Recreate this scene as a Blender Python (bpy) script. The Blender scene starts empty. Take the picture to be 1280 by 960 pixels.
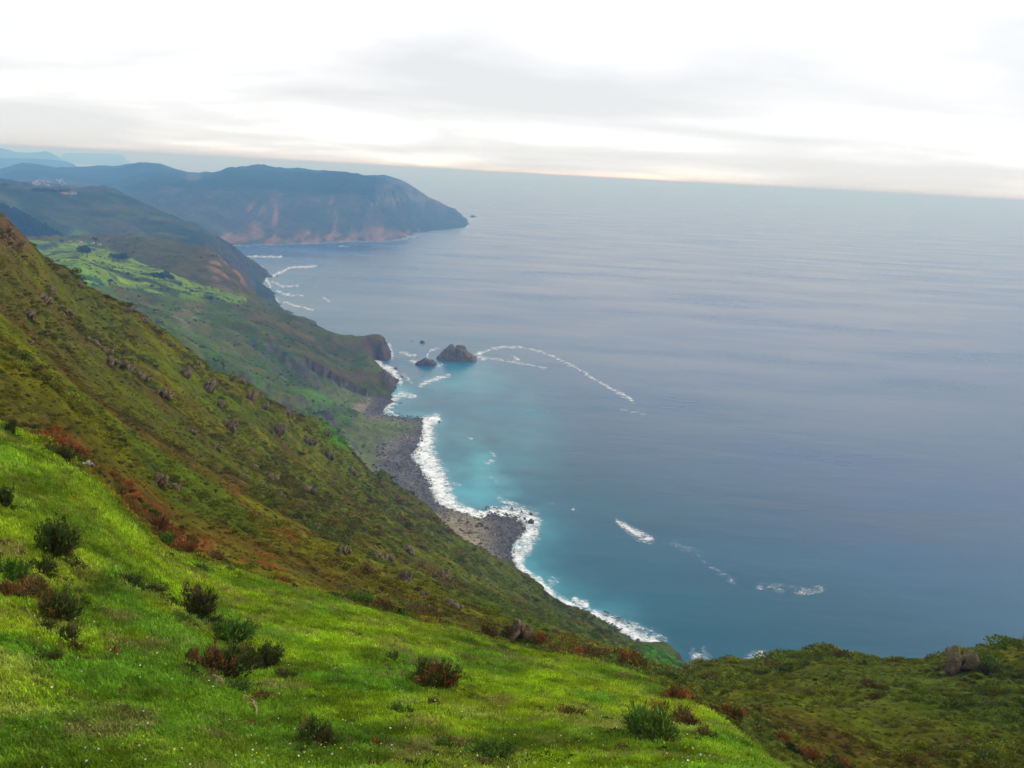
import bpy, bmesh, math, random
import numpy as np
from mathutils import Vector, Matrix

random.seed(7)
RNG = np.random.default_rng(7)
SC = bpy.context.scene
COL = SC.collection

# ------------------------------------------------------------------ camera
H = 300.0                       # eye height above the sea (m)
F = 1066.7                      # focal length in photo pixels (1280 wide)
S_ROLL = 0.0545                 # slope of the horizon in the photo
V0 = (480 - 216.5) / F          # horizon height above the picture centre
zc = np.array([S_ROLL, 1.0, -V0]); zc /= np.linalg.norm(zc)
yc = np.array([0, 0, 1.0]) - zc[2] * zc; yc /= np.linalg.norm(yc)
xc = np.cross(zc, yc)
MW = np.stack([xc, yc, zc])     # camera (right, up, forward) -> world
cam_d = bpy.data.cameras.new('camera')
cam_d.sensor_width = 36.0
cam_d.lens = 36.0 * F / 1280.0
cam_d.clip_start = 0.1
cam_d.clip_end = 400000.0
cam = bpy.data.objects.new('camera', cam_d)
COL.objects.link(cam)
m = Matrix.Identity(4)
for i in range(3):
    m[i][0] = MW[i, 0]; m[i][1] = MW[i, 1]; m[i][2] = -MW[i, 2]
m[2][3] = H
cam.matrix_world = m
SC.camera = cam

# ------------------------------------------------------------------ light
SUN_EL, SUN_AZ = math.radians(52), math.radians(62)     # azimuth clockwise from +Y
w = bpy.data.worlds.new('World'); SC.world = w; w.use_nodes = True
nt = w.node_tree; nt.nodes.clear()
def N(t, typ, **kw):
    n = t.nodes.new(typ)
    for k, v in kw.items(): setattr(n, k, v)
    return n
L = lambda t, a, b: t.links.new(a, b)
sky = N(nt, 'ShaderNodeTexSky', sky_type='NISHITA', sun_disc=False)
sky.sun_elevation = SUN_EL; sky.sun_rotation = SUN_AZ; sky.altitude = 300
geo = N(nt, 'ShaderNodeTexCoord')
sep = N(nt, 'ShaderNodeSeparateXYZ'); L(nt, geo.outputs['Generated'], sep.inputs[0])
def MATH(t, op, a, b=None, c=None, clamp=False):
    n = N(t, 'ShaderNodeMath', operation=op, use_clamp=clamp)
    for i, v in enumerate((a, b, c)):
        if v is None: continue
        if isinstance(v, (int, float)): n.inputs[i].default_value = v
        else: L(t, v, n.inputs[i])
    return n.outputs[0]
# a flat cloud deck: direction / (height + small) gives its perspective
zz = MATH(nt, 'ADD', MATH(nt, 'MAXIMUM', sep.outputs[2], 0.0), 0.09)
cx = MATH(nt, 'DIVIDE', sep.outputs[0], zz); cy = MATH(nt, 'DIVIDE', sep.outputs[1], zz)
cmb = N(nt, 'ShaderNodeCombineXYZ'); L(nt, cx, cmb.inputs[0]); L(nt, cy, cmb.inputs[1])
mp = N(nt, 'ShaderNodeMapping'); mp.inputs['Scale'].default_value = (0.34, 0.36, 1); mp.inputs['Location'].default_value = (3.1, 3.4, 0)
L(nt, cmb.outputs[0], mp.inputs[0])
n1 = N(nt, 'ShaderNodeTexNoise'); n1.inputs['Scale'].default_value = 1.0; n1.inputs['Detail'].default_value = 5; n1.inputs['Roughness'].default_value = 0.5
n1.inputs['Distortion'].default_value = 0.3
L(nt, mp.outputs[0], n1.inputs[0])
rp = N(nt, 'ShaderNodeValToRGB')
e = rp.color_ramp.elements
e[0].position = 0.41; e[0].color = (0.375, 0.379, 0.388, 1)
e[1].position = 0.74; e[1].color = (1.12, 1.115, 1.10, 1)
for q, c in ((0.51, (0.435, 0.437, 0.443)), (0.575, (0.515, 0.515, 0.517)), (0.64, (0.76, 0.76, 0.755))):
    rp.color_ramp.elements.new(q).color = (*c, 1)
L(nt, n1.outputs[0], rp.inputs[0])
sc10 = N(nt, 'ShaderNodeVectorMath', operation='SCALE'); sc10.inputs['Scale'].default_value = 14.5
L(nt, rp.outputs[0], sc10.inputs[0])
mx = N(nt, 'ShaderNodeMix', data_type='RGBA'); mx.inputs[0].default_value = 0.93    # share of the sky that is cloud
L(nt, sky.outputs[0], mx.inputs[6]); L(nt, sc10.outputs[0], mx.inputs[7])
bg = N(nt, 'ShaderNodeBackground'); bg.inputs['Strength'].default_value = 0.1
L(nt, mx.outputs[2], bg.inputs[0])
ow = N(nt, 'ShaderNodeOutputWorld'); L(nt, bg.outputs[0], ow.inputs[0])

sun_d = bpy.data.lights.new('sun', 'SUN'); sun_d.energy = 1.5; sun_d.angle = math.radians(14); sun_d.color = (1.0, 0.96, 0.90)
sun = bpy.data.objects.new('sun', sun_d); COL.objects.link(sun)
sdir = Vector((math.sin(SUN_AZ) * math.cos(SUN_EL), math.cos(SUN_AZ) * math.cos(SUN_EL), math.sin(SUN_EL)))
sun.rotation_euler = sdir.to_track_quat('Z', 'Y').to_euler()
sun.location = (0, 0, 400)

SC.view_settings.view_transform = 'Standard'
SC.view_settings.look = 'None'
SC.view_settings.gamma = 1.0
SC.view_settings.use_curve_mapping = False
SC.view_settings.exposure = 0.64
SC.cycles.use_denoising = True
SC.cycles.max_bounces = 5
SC.cycles.diffuse_bounces = 2
SC.cycles.glossy_bounces = 2
SC.cycles.transparent_max_bounces = 12
SC.cycles.volume_bounces = 0

# ------------------------------------------------------------------ pixel helpers
def ray(px, py):
    px = np.asarray(px, float); py = np.asarray(py, float)
    c = np.stack([(px - 640) / F, (480 - py) / F, np.ones_like(px)], -1)
    return c @ MW.T
def azt(px, py):
    d = ray(px, py); h = np.hypot(d[..., 0], d[..., 1])
    return np.arctan2(d[..., 0], d[..., 1]), d[..., 2] / h
def on_sea(px, py):
    d = ray(px, py); k = -H / np.minimum(d[..., 2], -1e-5)
    return d[..., 0] * k, d[..., 1] * k
def project(x, y, z):
    d = np.stack([x, y, z - H], -1) @ MW
    zf = np.maximum(d[..., 2], 1e-3)
    return 640 + F * d[..., 0] / zf, 480 - F * d[..., 1] / zf

# ------------------------------------------------------------------ noise
def _h(ix, iy, s):
    a = (ix.astype(np.int64) * 374761393 + iy.astype(np.int64) * 668265263 + s * 2147483647) & 0xFFFFFFFF
    a = ((a ^ (a >> 13)) * 1274126177) & 0xFFFFFFFF
    a = ((a ^ (a >> 16)) * 2246822519) & 0xFFFFFFFF
    return ((a ^ (a >> 15)) & 0xFFFFFF) / float(0xFFFFFF)
def vn(x, y, s=0):
    xi = np.floor(x); yi = np.floor(y); fx = x - xi; fy = y - yi
    fx = fx * fx * fx * (fx * (fx * 6 - 15) + 10); fy = fy * fy * fy * (fy * (fy * 6 - 15) + 10)
    xi = xi.astype(np.int64); yi = yi.astype(np.int64)
    a = _h(xi, yi, s); b = _h(xi + 1, yi, s); c = _h(xi, yi + 1, s); d = _h(xi + 1, yi + 1, s)
    return (a * (1 - fx) + b * fx) * (1 - fy) + (c * (1 - fx) + d * fx) * fy
def fbm(x, y, s=0, o=4, g=0.5):
    v = np.zeros_like(x); a = 1.0; t = 0
    for i in range(o):
        ca, sa = math.cos(i * 1.3), math.sin(i * 1.3)
        v += a * vn((x * ca - y * sa) * 2 ** i + 17.3 * i, (x * sa + y * ca) * 2 ** i - 9.1 * i, s + i * 7); t += a; a *= g
    return v / t
def sst(a, b, x):
    t = np.clip((x - a) / (b - a), 0, 1); return t * t * (3 - 2 * t)
def ell(px, py, cx, cy, rx, ry, rot=0.0, soft=0.5):
    c, s = math.cos(math.radians(rot)), math.sin(math.radians(rot))
    u = (px - cx) * c + (py - cy) * s; v = -(px - cx) * s + (py - cy) * c
    return 1 - sst(1 - soft, 1 + soft, np.hypot(u / rx, v / ry))
def inpoly(px, py, poly):
    r = np.zeros(px.shape, bool); n = len(poly)
    for i in range(n):
        x1, y1 = poly[i]; x2, y2 = poly[(i + 1) % n]
        if y1 == y2: continue
        c = ((y1 > py) != (y2 > py)) & (px < (x2 - x1) * (py - y1) / (y2 - y1) + x1)
        r ^= c
    return r
def polydist(px, py, pts, closed=False):
    """distance to a polyline, index of the nearest segment and the place along it"""
    best = np.full(px.shape, 1e12); idx = np.zeros(px.shape, int); tt = np.zeros(px.shape)
    n = len(pts)
    for i in range(n if closed else n - 1):
        x1, y1 = pts[i]; x2, y2 = pts[(i + 1) % n]
        dx, dy = x2 - x1, y2 - y1; l2 = dx * dx + dy * dy + 1e-12
        t = np.clip(((px - x1) * dx + (py - y1) * dy) / l2, 0, 1)
        d = (px - x1 - t * dx) ** 2 + (py - y1 - t * dy) ** 2
        m_ = d < best
        best[m_] = d[m_]; idx[m_] = i; tt[m_] = t[m_]
    return np.sqrt(best), idx, tt

# ------------------------------------------------------------------ object helpers
def tag(o, label=None, cat=None, group=None, kind=None):
    if label: o['label'] = label
    if cat: o['category'] = cat
    if group: o['group'] = group
    if kind: o['kind'] = kind
    return o
def mesh_np(name, V, Q, smooth=True):
    """V (n,3); Q (m,3) or (m,4) faces"""
    me = bpy.data.meshes.new(name)
    V = np.asarray(V, np.float32); Q = np.asarray(Q, np.int32); k = Q.shape[1]
    me.vertices.add(len(V)); me.vertices.foreach_set('co', V.ravel())
    me.loops.add(Q.size); me.loops.foreach_set('vertex_index', Q.ravel())
    me.polygons.add(len(Q)); me.polygons.foreach_set('loop_start', np.arange(0, Q.size, k, dtype=np.int32))
    me.update(calc_edges=True)
    if smooth: me.polygons.foreach_set('use_smooth', np.ones(len(Q), bool))
    me.validate()
    return me
def attr_col(me, name, C):
    a = me.attributes.new(name, 'FLOAT_COLOR', 'POINT')
    C4 = np.ones((len(C), 4), np.float32); C4[:, :3] = C
    a.data.foreach_set('color', C4.ravel())
def attr_f(me, name, v):
    a = me.attributes.new(name, 'FLOAT', 'POINT'); a.data.foreach_set('value', np.asarray(v, np.float32).ravel())
def attr_v(me, name, v):
    a = me.attributes.new(name, 'FLOAT_VECTOR', 'POINT'); a.data.foreach_set('vector', np.asarray(v, np.float32).ravel())
def link(name, me, mat=None, parent=None, loc=None):
    o = bpy.data.objects.new(name, me); COL.objects.link(o)
    if mat is not None and me is not None and not me.materials: me.materials.append(mat)
    if parent is not None: o.parent = parent
    if loc is not None: o.location = loc
    return o
def empty(name, loc=(0, 0, 0), rz=0.0):
    o = bpy.data.objects.new(name, None); COL.objects.link(o); o.location = loc; o.rotation_euler = (0, 0, rz)
    o.empty_display_size = 0.2
    return o
def grid_faces(nr, nc):
    i = np.arange(nr - 1)[:, None] * nc + np.arange(nc - 1)[None, :]
    return np.stack([i, i + 1, i + nc + 1, i + nc], -1).reshape(-1, 4)

# ------------------------------------------------------------------ materials
def new_mat(name):
    mt = bpy.data.materials.new(name); mt.use_nodes = True
    t = mt.node_tree; t.nodes.clear()
    return mt, t
def noise(t, scale, detail=3, rough=0.55, vec=None, dist=0.0):
    n = N(t, 'ShaderNodeTexNoise'); n.inputs['Scale'].default_value = scale; n.inputs['Detail'].default_value = detail
    n.inputs['Roughness'].default_value = rough; n.inputs['Distortion'].default_value = dist
    if vec is not None: L(t, vec, n.inputs[0])
    return n.outputs[0]
def ramp(t, fac, stops):
    r = N(t, 'ShaderNodeValToRGB'); e = r.color_ramp.elements
    while len(e) > 1: e.remove(e[-1])
    for i, (p, c) in enumerate(stops):
        q = e[0] if i == 0 else e.new(p)
        q.position = p; q.color = (*c, 1) if len(c) == 3 else c
    L(t, fac, r.inputs[0]); return r.outputs[0]
def mixc(t, fac, a, b, mode='MIX'):
    n = N(t, 'ShaderNodeMix', data_type='RGBA', blend_type=mode)
    for s, v in ((0, fac), (6, a), (7, b)):
        if isinstance(v, (int, float)): n.inputs[s].default_value = v
        elif isinstance(v, tuple): n.inputs[s].default_value = (*v, 1)
        else: L(t, v, n.inputs[s])
    return n.outputs[2]
def bump(t, h, strength, dist):
    b = N(t, 'ShaderNodeBump'); b.inputs['Strength'].default_value = strength; b.inputs['Distance'].default_value = dist
    L(t, h, b.inputs['Height']); return b.outputs[0]
def pos(t): return N(t, 'ShaderNodeNewGeometry').outputs['Position']
def principled(t, col, rough=0.8, spec=0.3, normal=None):
    p = N(t, 'ShaderNodeBsdfPrincipled')
    if isinstance(col, tuple): p.inputs['Base Color'].default_value = (*col, 1)
    else: L(t, col, p.inputs['Base Color'])
    if isinstance(rough, (int, float)): p.inputs['Roughness'].default_value = rough
    else: L(t, rough, p.inputs['Roughness'])
    p.inputs['Specular IOR Level'].default_value = spec
    if normal is not None: L(t, normal, p.inputs['Normal'])
    return p
def out(t, sh, vol=None):
    o = N(t, 'ShaderNodeOutputMaterial')
    if sh is not None: L(t, sh, o.inputs[0])
    if vol is not None: L(t, vol, o.inputs[1])
def terrain_mat(name, scales, bumpd, amt=(0.55, 1.5)):
    """surface colour from the painted ground cover, broken up by noise of the given sizes (1/m)"""
    mt, t = new_mat(name)
    a = N(t, 'ShaderNodeAttribute', attribute_name='Col').outputs['Color']
    p = pos(t)
    s1, s2 = scales
    f1 = noise(t, s1, 6, 0.65, p); f2 = noise(t, s2, 5, 0.7, p)
    g = ramp(t, f1, [(0.3, (amt[0],) * 3), (0.7, (amt[1],) * 3)])
    c = mixc(t, 1.0, a, g, 'MULTIPLY')
    g2 = ramp(t, f2, [(0.3, (0.6, 0.6, 0.62)), (0.72, (1.35, 1.35, 1.3))])
    c = mixc(t, 1.0, c, g2, 'MULTIPLY')
    h = MATH(t, 'ADD', MATH(t, 'MULTIPLY', f1, 1.0), MATH(t, 'MULTIPLY', f2, s1 / s2 * 2.0))
    pr = principled(t, c, 1.0, 0.0, bump(t, h, 1.0, bumpd))
    out(t, pr.outputs[0]); return mt

# ================================================================== terrain
# one sheet of ground, lofted between profile lines that run across the view;
# each entry is (photo x, photo y, distance) or (photo x, photo y, distance, height)
AZ = np.radians(np.arange(-43.0, 43.001, 0.08)); NC = len(AZ)
def curve(pts):
    a, t, r = [], [], []
    for p in pts:
        ai, ti = azt(p[0], p[1])
        if len(p) == 4: ti = (p[3] - H) / (p[2] * (1 + .045 * p[2] / 4700) if 1000 < p[2] < 7000 else p[2])
        rr = p[2] * (1 + .045 * p[2] / 4700) if 1000 < p[2] < 7000 else p[2]
        a.append(float(ai)); t.append(float(ti)); r.append(math.log(rr))
    o = np.argsort(a); a = np.array(a)[o]; t = np.array(t)[o]; r = np.array(r)[o]
    return np.exp(np.interp(AZ, a, r)), np.interp(AZ, a, t)
def pxc(p0, p1, y=600):       # blend weight over azimuth between photo columns p0 and p1
    a0, _ = azt(p0, y); a1, _ = azt(p1, y)
    return sst(float(a0), float(a1), AZ)
K = []; ROWS = []
def add(rt, rows): K.append(rt); ROWS.append(rows)
add((np.full(NC, 0.5), np.full(NC, -1.75 / 0.5)), 0)
add(curve([(-250, 900, 9), (0, 930, 8), (300, 960, 7.5), (640, 960, 8), (900, 975, 7), (1100, 1060, 5), (1300, 1200, 4.5)]), 24)
add(curve([(-250, 640, 17), (0, 690, 16), (150, 760, 15), (300, 830, 14), (640, 875, 13.5), (800, 905, 12.5), (900, 945, 10.5), (1100, 1050, 7), (1300, 1180, 5.5)]), 60)
add(curve([(-250, 470, 30), (0, 533, 27), (60, 565, 26), (110, 600, 26), (150, 640, 26), (200, 690, 26), (260, 712, 26), (400, 745, 26),
           (500, 772, 25), (600, 800, 24), (700, 825, 22), (800, 850, 20), (860, 880, 17), (920, 920, 14), (960, 960, 12), (1100, 1040, 9), (1300, 1150, 7)]), 64)
r, t = K[-1]; add((r * 1.3, t - 0.012 - 0.10 * pxc(830, 960, 900)), 8)
add(curve([(-250, 380, 60), (0, 450, 60), (60, 480, 65), (110, 530, 65), (200, 610, 65), (300, 655, 65), (400, 700, 62), (500, 745, 60), (600, 783, 52),
           (700, 815, 44), (800, 845, 38), (850, 865, 36), (900, 893, 36), (1000, 935, 38), (1100, 962, 39), (1280, 975, 40), (1530, 990, 42)]), 46)
add(curve([(-250, 335, 95), (0, 410, 95), (100, 490, 100), (200, 562, 100), (300, 625, 100), (400, 680, 100), (500, 730, 95), (600, 771, 95), (700, 807, 85),
           (800, 839, 78), (850, 858, 70), (880, 880, 62), (940, 868, 66), (1000, 852, 70), (1060, 845, 72), (1130, 843, 74), (1280, 838, 74), (1530, 820, 72)]), 46)
add(curve([(-250, 290, 130), (0, 360, 130), (100, 440, 150), (200, 510, 150), (300, 590, 150), (400, 655, 150), (500, 712, 150), (600, 758, 150), (700, 797, 140),
           (800, 832, 132), (850, 846, 128), (866, 838, 125), (909, 832, 120), (942, 836, 118), (976, 832, 115), (1001, 824, 112), (1035, 825, 110), (1061, 832, 106),
           (1099, 833, 100), (1124, 830, 98), (1149, 831, 96), (1179, 830, 92), (1240, 814, 90), (1280, 809, 88), (1530, 780, 85)]), 40)
r6, t6 = K[-1]
r, t = curve([(-250, 240, 160), (0, 312, 165), (100, 400, 190), (200, 462, 200), (300, 535, 215), (400, 592, 260), (500, 652, 300), (600, 730, 260), (700, 781, 260),
              (800, 824, 260), (850, 842, 240), (870, 845, 180), (900, 850, 160), (1280, 850, 130), (1530, 850, 130)])
wD = pxc(850, 885, 838)
add((r, t * (1 - wD) + (t6 - 0.10) * wD), 46)
SIL = [(-250, 200, 190), (0, 272, 200), (6, 277, 200), (19, 291, 205), (25, 297, 206), (37, 301, 210), (53, 313, 214), (72, 333, 220), (94, 347, 226), (112, 363, 230),
       (137, 382, 238), (175, 393, 250), (200, 415, 258), (219, 429, 265), (237, 442, 270), (250, 452, 275), (265, 466, 282), (292, 474, 295), (315, 487, 305),
       (332, 502, 312), (352, 512, 325), (377, 520, 345), (397, 524, 365), (410, 532, 380), (440, 549, 420), (462, 560, 460), (480, 573, 500), (500, 590, 530), (520, 608, 560),
       (545, 636, 570), (560, 652, 555), (577, 670, 530), (599, 683, 490), (617, 697, 465), (650, 722, 455), (680, 742, 455), (700, 756, 458), (720, 768, 460),
       (740, 780, 460), (770, 800, 462), (800, 814, 464), (830, 823, 466), (860, 838, 466), (880, 846, 466), (1000, 870, 440), (1280, 900, 420), (1530, 920, 420)]
add(curve(SIL), 60)
r7, t7 = K[-1]; z7 = H + t7 * r7
wb = pxc(440, 490, 560)
zb = np.minimum(7.0, z7 - 2); rb = r7 + np.maximum(z7 - zb, 3) * 1.7
add((r7 * 1.12 * (1 - wb) + rb * wb, (t7 - 0.03) * (1 - wb) + (zb - H) / rb * wb), 16)
add(curve([(-250, 300, 650, 170), (0, 320, 680, 155), (100, 380, 740, 138), (150, 395, 790, 135), (200, 412, 830), (250, 444, 800), (300, 474, 790), (350, 496, 800), (400, 512, 840),
           (440, 528, 890), (465, 533, 900, 8), (500, 530, 890, 6), (540, 600, 800, 4), (600, 650, 720, 3), (700, 740, 640, 1), (860, 820, 580, -4), (1530, 830, 560, -6)]), 24)
add(curve([(-250, 300, 1150, 165), (0, 300, 1150, 150), (100, 338, 1150), (150, 365, 1120), (200, 384, 1100), (250, 408, 1080), (300, 432, 1060), (350, 452, 1060), (400, 470, 1060),
           (440, 486, 1080), (462, 492, 1090, 14), (500, 500, 1080, 5), (560, 540, 1000, -5), (1530, 700, 800, -7)]), 60)
add(curve([(-250, 300, 1400, 150), (0, 300, 1400, 138), (40, 310, 1400, 136), (100, 319, 1400), (150, 336, 1380), (200, 351, 1350), (250, 368, 1300), (300, 386, 1260), (350, 412, 1230),
           (400, 434, 1230), (440, 450, 1230), (462, 455, 1250, 30), (500, 460, 1260, 5), (560, 500, 1200, -6), (1530, 600, 1000, -7)]), 50)
add(curve([(-250, 290, 1800, 140), (0, 303, 1800), (40, 301, 1800), (85, 302, 1780), (119, 300, 1760), (156, 303, 1720), (219, 306, 1680), (256, 310, 1650), (272, 322, 1600), (300, 347, 1540),
           (309, 361, 1500), (325, 374, 1470), (350, 386, 1440), (375, 398, 1400), (400, 409, 1370), (437, 421, 1345), (450, 424, 1340), (478, 427, 1340), (500, 440, 1340, 2), (540, 440, 1340, -6), (1530, 500, 1300, -7)]), 60)
r, t = K[-1]; add((r * 1.12, np.maximum(t - 0.012, (-6 - H) / (r * 1.12))), 10)
add(curve([(-250, 270, 2100, 150), (0, 268, 2120), (40, 290, 2080), (75, 300, 2050), (130, 292, 2150), (200, 296, 2150), (256, 304, 2150), (290, 319, 2150), (320, 343, 2130, 10), (338, 348, 2130, 4), (360, 350, 2150, -5), (1530, 400, 2000, -7)]), 24)
add(curve([(-250, 225, 2600), (0, 231, 2650), (40, 235, 2680), (90, 239.5, 2700), (130, 238, 2700), (165, 250, 2650), (200, 268, 2550), (230, 279, 2500), (259, 291, 2430), (278, 305, 2370),
           (312, 328, 2300), (328, 337, 2280), (337, 342, 2270), (350, 343, 2280, -5), (1530, 380, 2300, -7)]), 44)
r, t = K[-1]; w_ = pxc(240, 290, 300); add((r * 1.14, np.maximum(t - 0.006 - 0.05 * w_, (-7 - H) / (r * 1.14))), 8)
add(curve([(-250, 235, 4000), (0, 234, 4100), (60, 233, 4200), (100, 238, 4000), (150, 250, 3700), (200, 264, 3300), (250, 286, 3220), (284, 306, 3180, 2), (350, 305, 3260, 2), (400, 303, 3330, 2), (440, 301, 3430, 2),
           (470, 301, 3480, 2), (500, 299, 3570, 2), (512, 293, 3850, 2), (520, 290, 4000, 2), (540, 288, 4250, 2), (575, 285, 4500, 2), (583, 282, 4650, 1), (592, 280, 4650, -6), (1530, 330, 4600, -7)]), 26)
add(curve([(-250, 220, 5000), (0, 227, 4950), (60, 226, 5000), (100, 229, 4900), (150, 240, 4300), (200, 244, 3800), (250, 242, 3700), (300, 241, 3700), (350, 244, 3700), (400, 247, 3720), (440, 247, 3800),
           (465, 249, 3830), (480, 257, 3820), (495, 272, 3800), (505, 287, 3800), (515, 286, 4100), (530, 275, 4500), (550, 272, 4600), (575, 277, 4680), (584, 281, 4690), (592, 281, 4690, -6), (1530, 330, 4650, -7)]), 60)
add(curve([(-250, 222, 6800), (0, 214, 6800), (28, 205, 6800), (47, 204, 6800), (70, 208.5, 6700), (97, 207, 6500), (122, 208, 6400), (141, 209.5, 6400), (159, 207.5, 6300), (175, 205.6, 6200), (200, 207, 6000),
           (215, 212, 5900), (235, 217, 5800), (250, 218, 5700), (265, 216, 5600), (290, 211.5, 5500), (345, 212, 5300), (400, 213, 5150), (430, 213.5, 5050), (455, 219, 5000), (480, 220, 4950), (500, 228, 4900),
           (520, 239, 4870), (540, 250, 4840), (560, 262, 4800), (572, 266, 4780), (580, 271, 4760), (584, 276, 4750), (590, 280, 4750, -6), (1530, 330, 4700, -7)]), 56)
r, t = K[-1]; add((r * 1.2, np.maximum(t - 0.02, (-7 - H) / (r * 1.2))), 5)
add(curve([(-250, 185, 11000), (0, 197.5, 11000), (40, 198, 11000), (80, 201, 11000), (93, 205, 11000), (103, 205, 11000, -7), (1530, 260, 11000, -8)]), 12)
add((np.full(NC, 13500.0), np.full(NC, (-8 - H) / 13500.0)), 4)
add(curve([(-250, 165, 17000), (0, 185, 17000), (10, 187, 17000), (20, 190, 17000), (35, 191, 17000), (50, 190, 17000), (58, 188.6, 17000), (66, 192, 17000), (75, 197, 17000), (84, 197, 17000, -8), (1530, 260, 17000, -8)]), 8)
add((np.full(NC, 21000.0), np.full(NC, (-8 - H) / 21000.0)), 4)
add(curve([(-250, 190, 28000, -8), (72, 195, 28000, -8), (80, 191.3, 28000), (110, 191.6, 28000), (140, 192, 28000), (152, 193.2, 28000), (164, 195, 28000, -8), (1530, 260, 28000, -8)]), 6)
add((np.full(NC, 31000.0), np.full(NC, (-8 - H) / 31000.0)), 4)

KR = np.stack([k[0] for k in K]); KT = np.stack([k[1] for k in K])
for i in range(1, len(KR)): KR[i] = np.maximum(KR[i], KR[i - 1] * 1.02)
KZ = H + KT * KR
# cubic (monotone) loft along each line of sight
dr = np.diff(KR, axis=0); de = np.diff(KZ, axis=0) / dr
sl = np.zeros_like(KR); sl[0] = de[0]; sl[-1] = de[-1]
a_, b_ = de[:-1], de[1:]; w1 = 2 * dr[1:] + dr[:-1]; w2 = dr[1:] + 2 * dr[:-1]
ok = a_ * b_ > 0
sl[1:-1][ok] = ((w1 + w2) / (w1 / np.where(ok, a_, 1) + w2 / np.where(ok, b_, 1)))[ok]
RR, ZZ, KI = [], [], []
for k in range(len(KR) - 1):
    n = ROWS[k + 1]
    for j in range(n):
        s = j / n
        r = KR[k] ** (1 - s) * KR[k + 1] ** s
        u = (r - KR[k]) / dr[k]
        h00 = 2 * u**3 - 3 * u**2 + 1; h10 = u**3 - 2 * u**2 + u; h01 = -2 * u**3 + 3 * u**2; h11 = u**3 - u**2
        RR.append(r); ZZ.append(h00 * KZ[k] + h10 * dr[k] * sl[k] + h01 * KZ[k + 1] + h11 * dr[k] * sl[k + 1]); KI.append(k + s)
RR.append(KR[-1]); ZZ.append(KZ[-1]); KI.append(len(KR) - 1.0)
TR = np.array(RR); TZ = np.array(ZZ); KI = np.array(KI); NR = len(TR)
KIg = np.repeat(KI[:, None], NC, 1)
TX = TR * np.sin(AZ)[None]; TY = TR * np.cos(AZ)[None]

# relief: octaves of noise, each only where it is neither too fine nor too broad to matter
far = TR > 2500
lam = 0.2; o = 0
while lam < 700:
    q = lam / TR
    wgt = sst(0.004, 0.012, q) * (1 - sst(0.07, 0.16, q))
    msk = (wgt > 0.01) & (KIg > 0.3) & (KIg < 21.5)
    if msk.any():
        n = vn(TX[msk] / lam + 3.7 * o, TY[msk] / lam - 5.1 * o, 11 + o)
        n2 = 1 - np.abs(2 * vn(TX[msk] / lam * 0.8 + 1.7 * o, TY[msk] / lam * 0.8 + 8.1 * o, 51 + o) - 1)
        k = KIg[msk]
        amp = np.where(k < 3.0, 0.075, np.where(k < 9.5, 0.125, 0.115))
        amp = amp * np.where((k > 18.5), 0.6, 1.0)
        TZ[msk] += amp * lam * wgt[msk] * ((n - 0.5) + 1.0 * (n2 - 0.5) * (k > 3.2))
    lam *= 1.9; o += 1

# ---- shoreline: photo pixels on the sea plane, with the steepness of the shore there
SHORE = [(100, 205.5, .3), (300, 226, .3), (540, 243, .6), (578, 262, .8), (585, 276, .9), (584, 283, .9), (575, 285, .9), (540, 288, .9), (520, 290, .9), (510, 294, .8), (500, 299, 1.0), (470, 301, 1.1), (440, 301, 1.1), (400, 303, 1.1),
         (350, 305, .8), (300, 306, .5), (284, 307, .25), (300, 318, .5), (312, 328, .8), (330, 337, .9), (339, 342, .9), (332, 349, .8), (326, 357, .7), (341, 365, 1.0), (347, 377, .9), (354, 387, .9),
         (380, 395, .9), (410, 407, .9), (440, 417, 1.0), (462, 423, 1.4), (479, 427, 2.2), (486, 440, 2.4), (484, 452, 2.4), (470, 450, 2.2), (464, 456, 2.0), (475, 464, 1.8), (488, 471, 1.8), (495, 478, 1.8), (490, 486, 1.3),
         (489, 495, .6), (492, 504, .25), (483, 511, .12), (474, 517, .10), (500, 521, .09), (526, 523, .10), (531, 530, .10), (533, 552, .09), (517, 569, .10), (527, 584, .10), (541, 600, .10), (543, 619, .10),
         (555, 633, .10), (574, 639, .10), (599, 645, .10), (611, 640, .08), (628, 642, .08), (650, 645, .08), (661, 656, .08), (648, 672, .08), (640, 682, .1), (641, 696, .15), (648, 707, .4), (668, 729, .6),
         (692, 750, .6), (715, 766, .5), (735, 774, .12), (762, 775, .10), (790, 800, .12), (810, 804, .5), (834, 807, .7), (848, 820, .8), (862, 837, .8), (885, 848, .8), (1000, 862, .8), (1150, 880, .8), (1420, 905, .8), (1700, 940, .8)]
SX, SY = on_sea([p[0] for p in SHORE], [p[1] for p in SHORE]); SK = np.array([p[2] for p in SHORE])
shore_pts = list(zip(SX, SY))
WPOLY = shore_pts + [(3e5, SY[-1]), (3e5, 3e5), (-3e5, 3e5), (-3e5, SY[0] + 3e4)]
near = (KIg > 8.5) & (TR > 380) & (TR < 9000)
vx, vy = TX[near], TY[near]
wig = 0.010 * TR[near]
wx = (fbm(vx / 14, vy / 14, 91, 3) - .5) * 14; wy = (fbm(vx / 14, vy / 14, 97, 3) - .5) * 14
d, si, st = polydist(vx + wx, vy + wy, shore_pts)
water = inpoly(vx + wx, vy + wy, WPOLY)
kk = SK[si] * (1 - st) + SK[np.minimum(si + 1, len(SK) - 1)] * st
lump = 0.7 + 0.6 * fbm(vx / 25, vy / 25, 33, 4)
rise = kk * np.minimum(d, 55) + np.maximum(kk, 0.75) * np.maximum(d - 55, 0)
zcap = np.where(water, -0.6 - 0.15 * np.minimum(d, 40), rise * lump + 1.5 * (kk > 1))
TZ[near] = np.maximum(np.minimum(TZ[near], zcap), -8)
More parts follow.
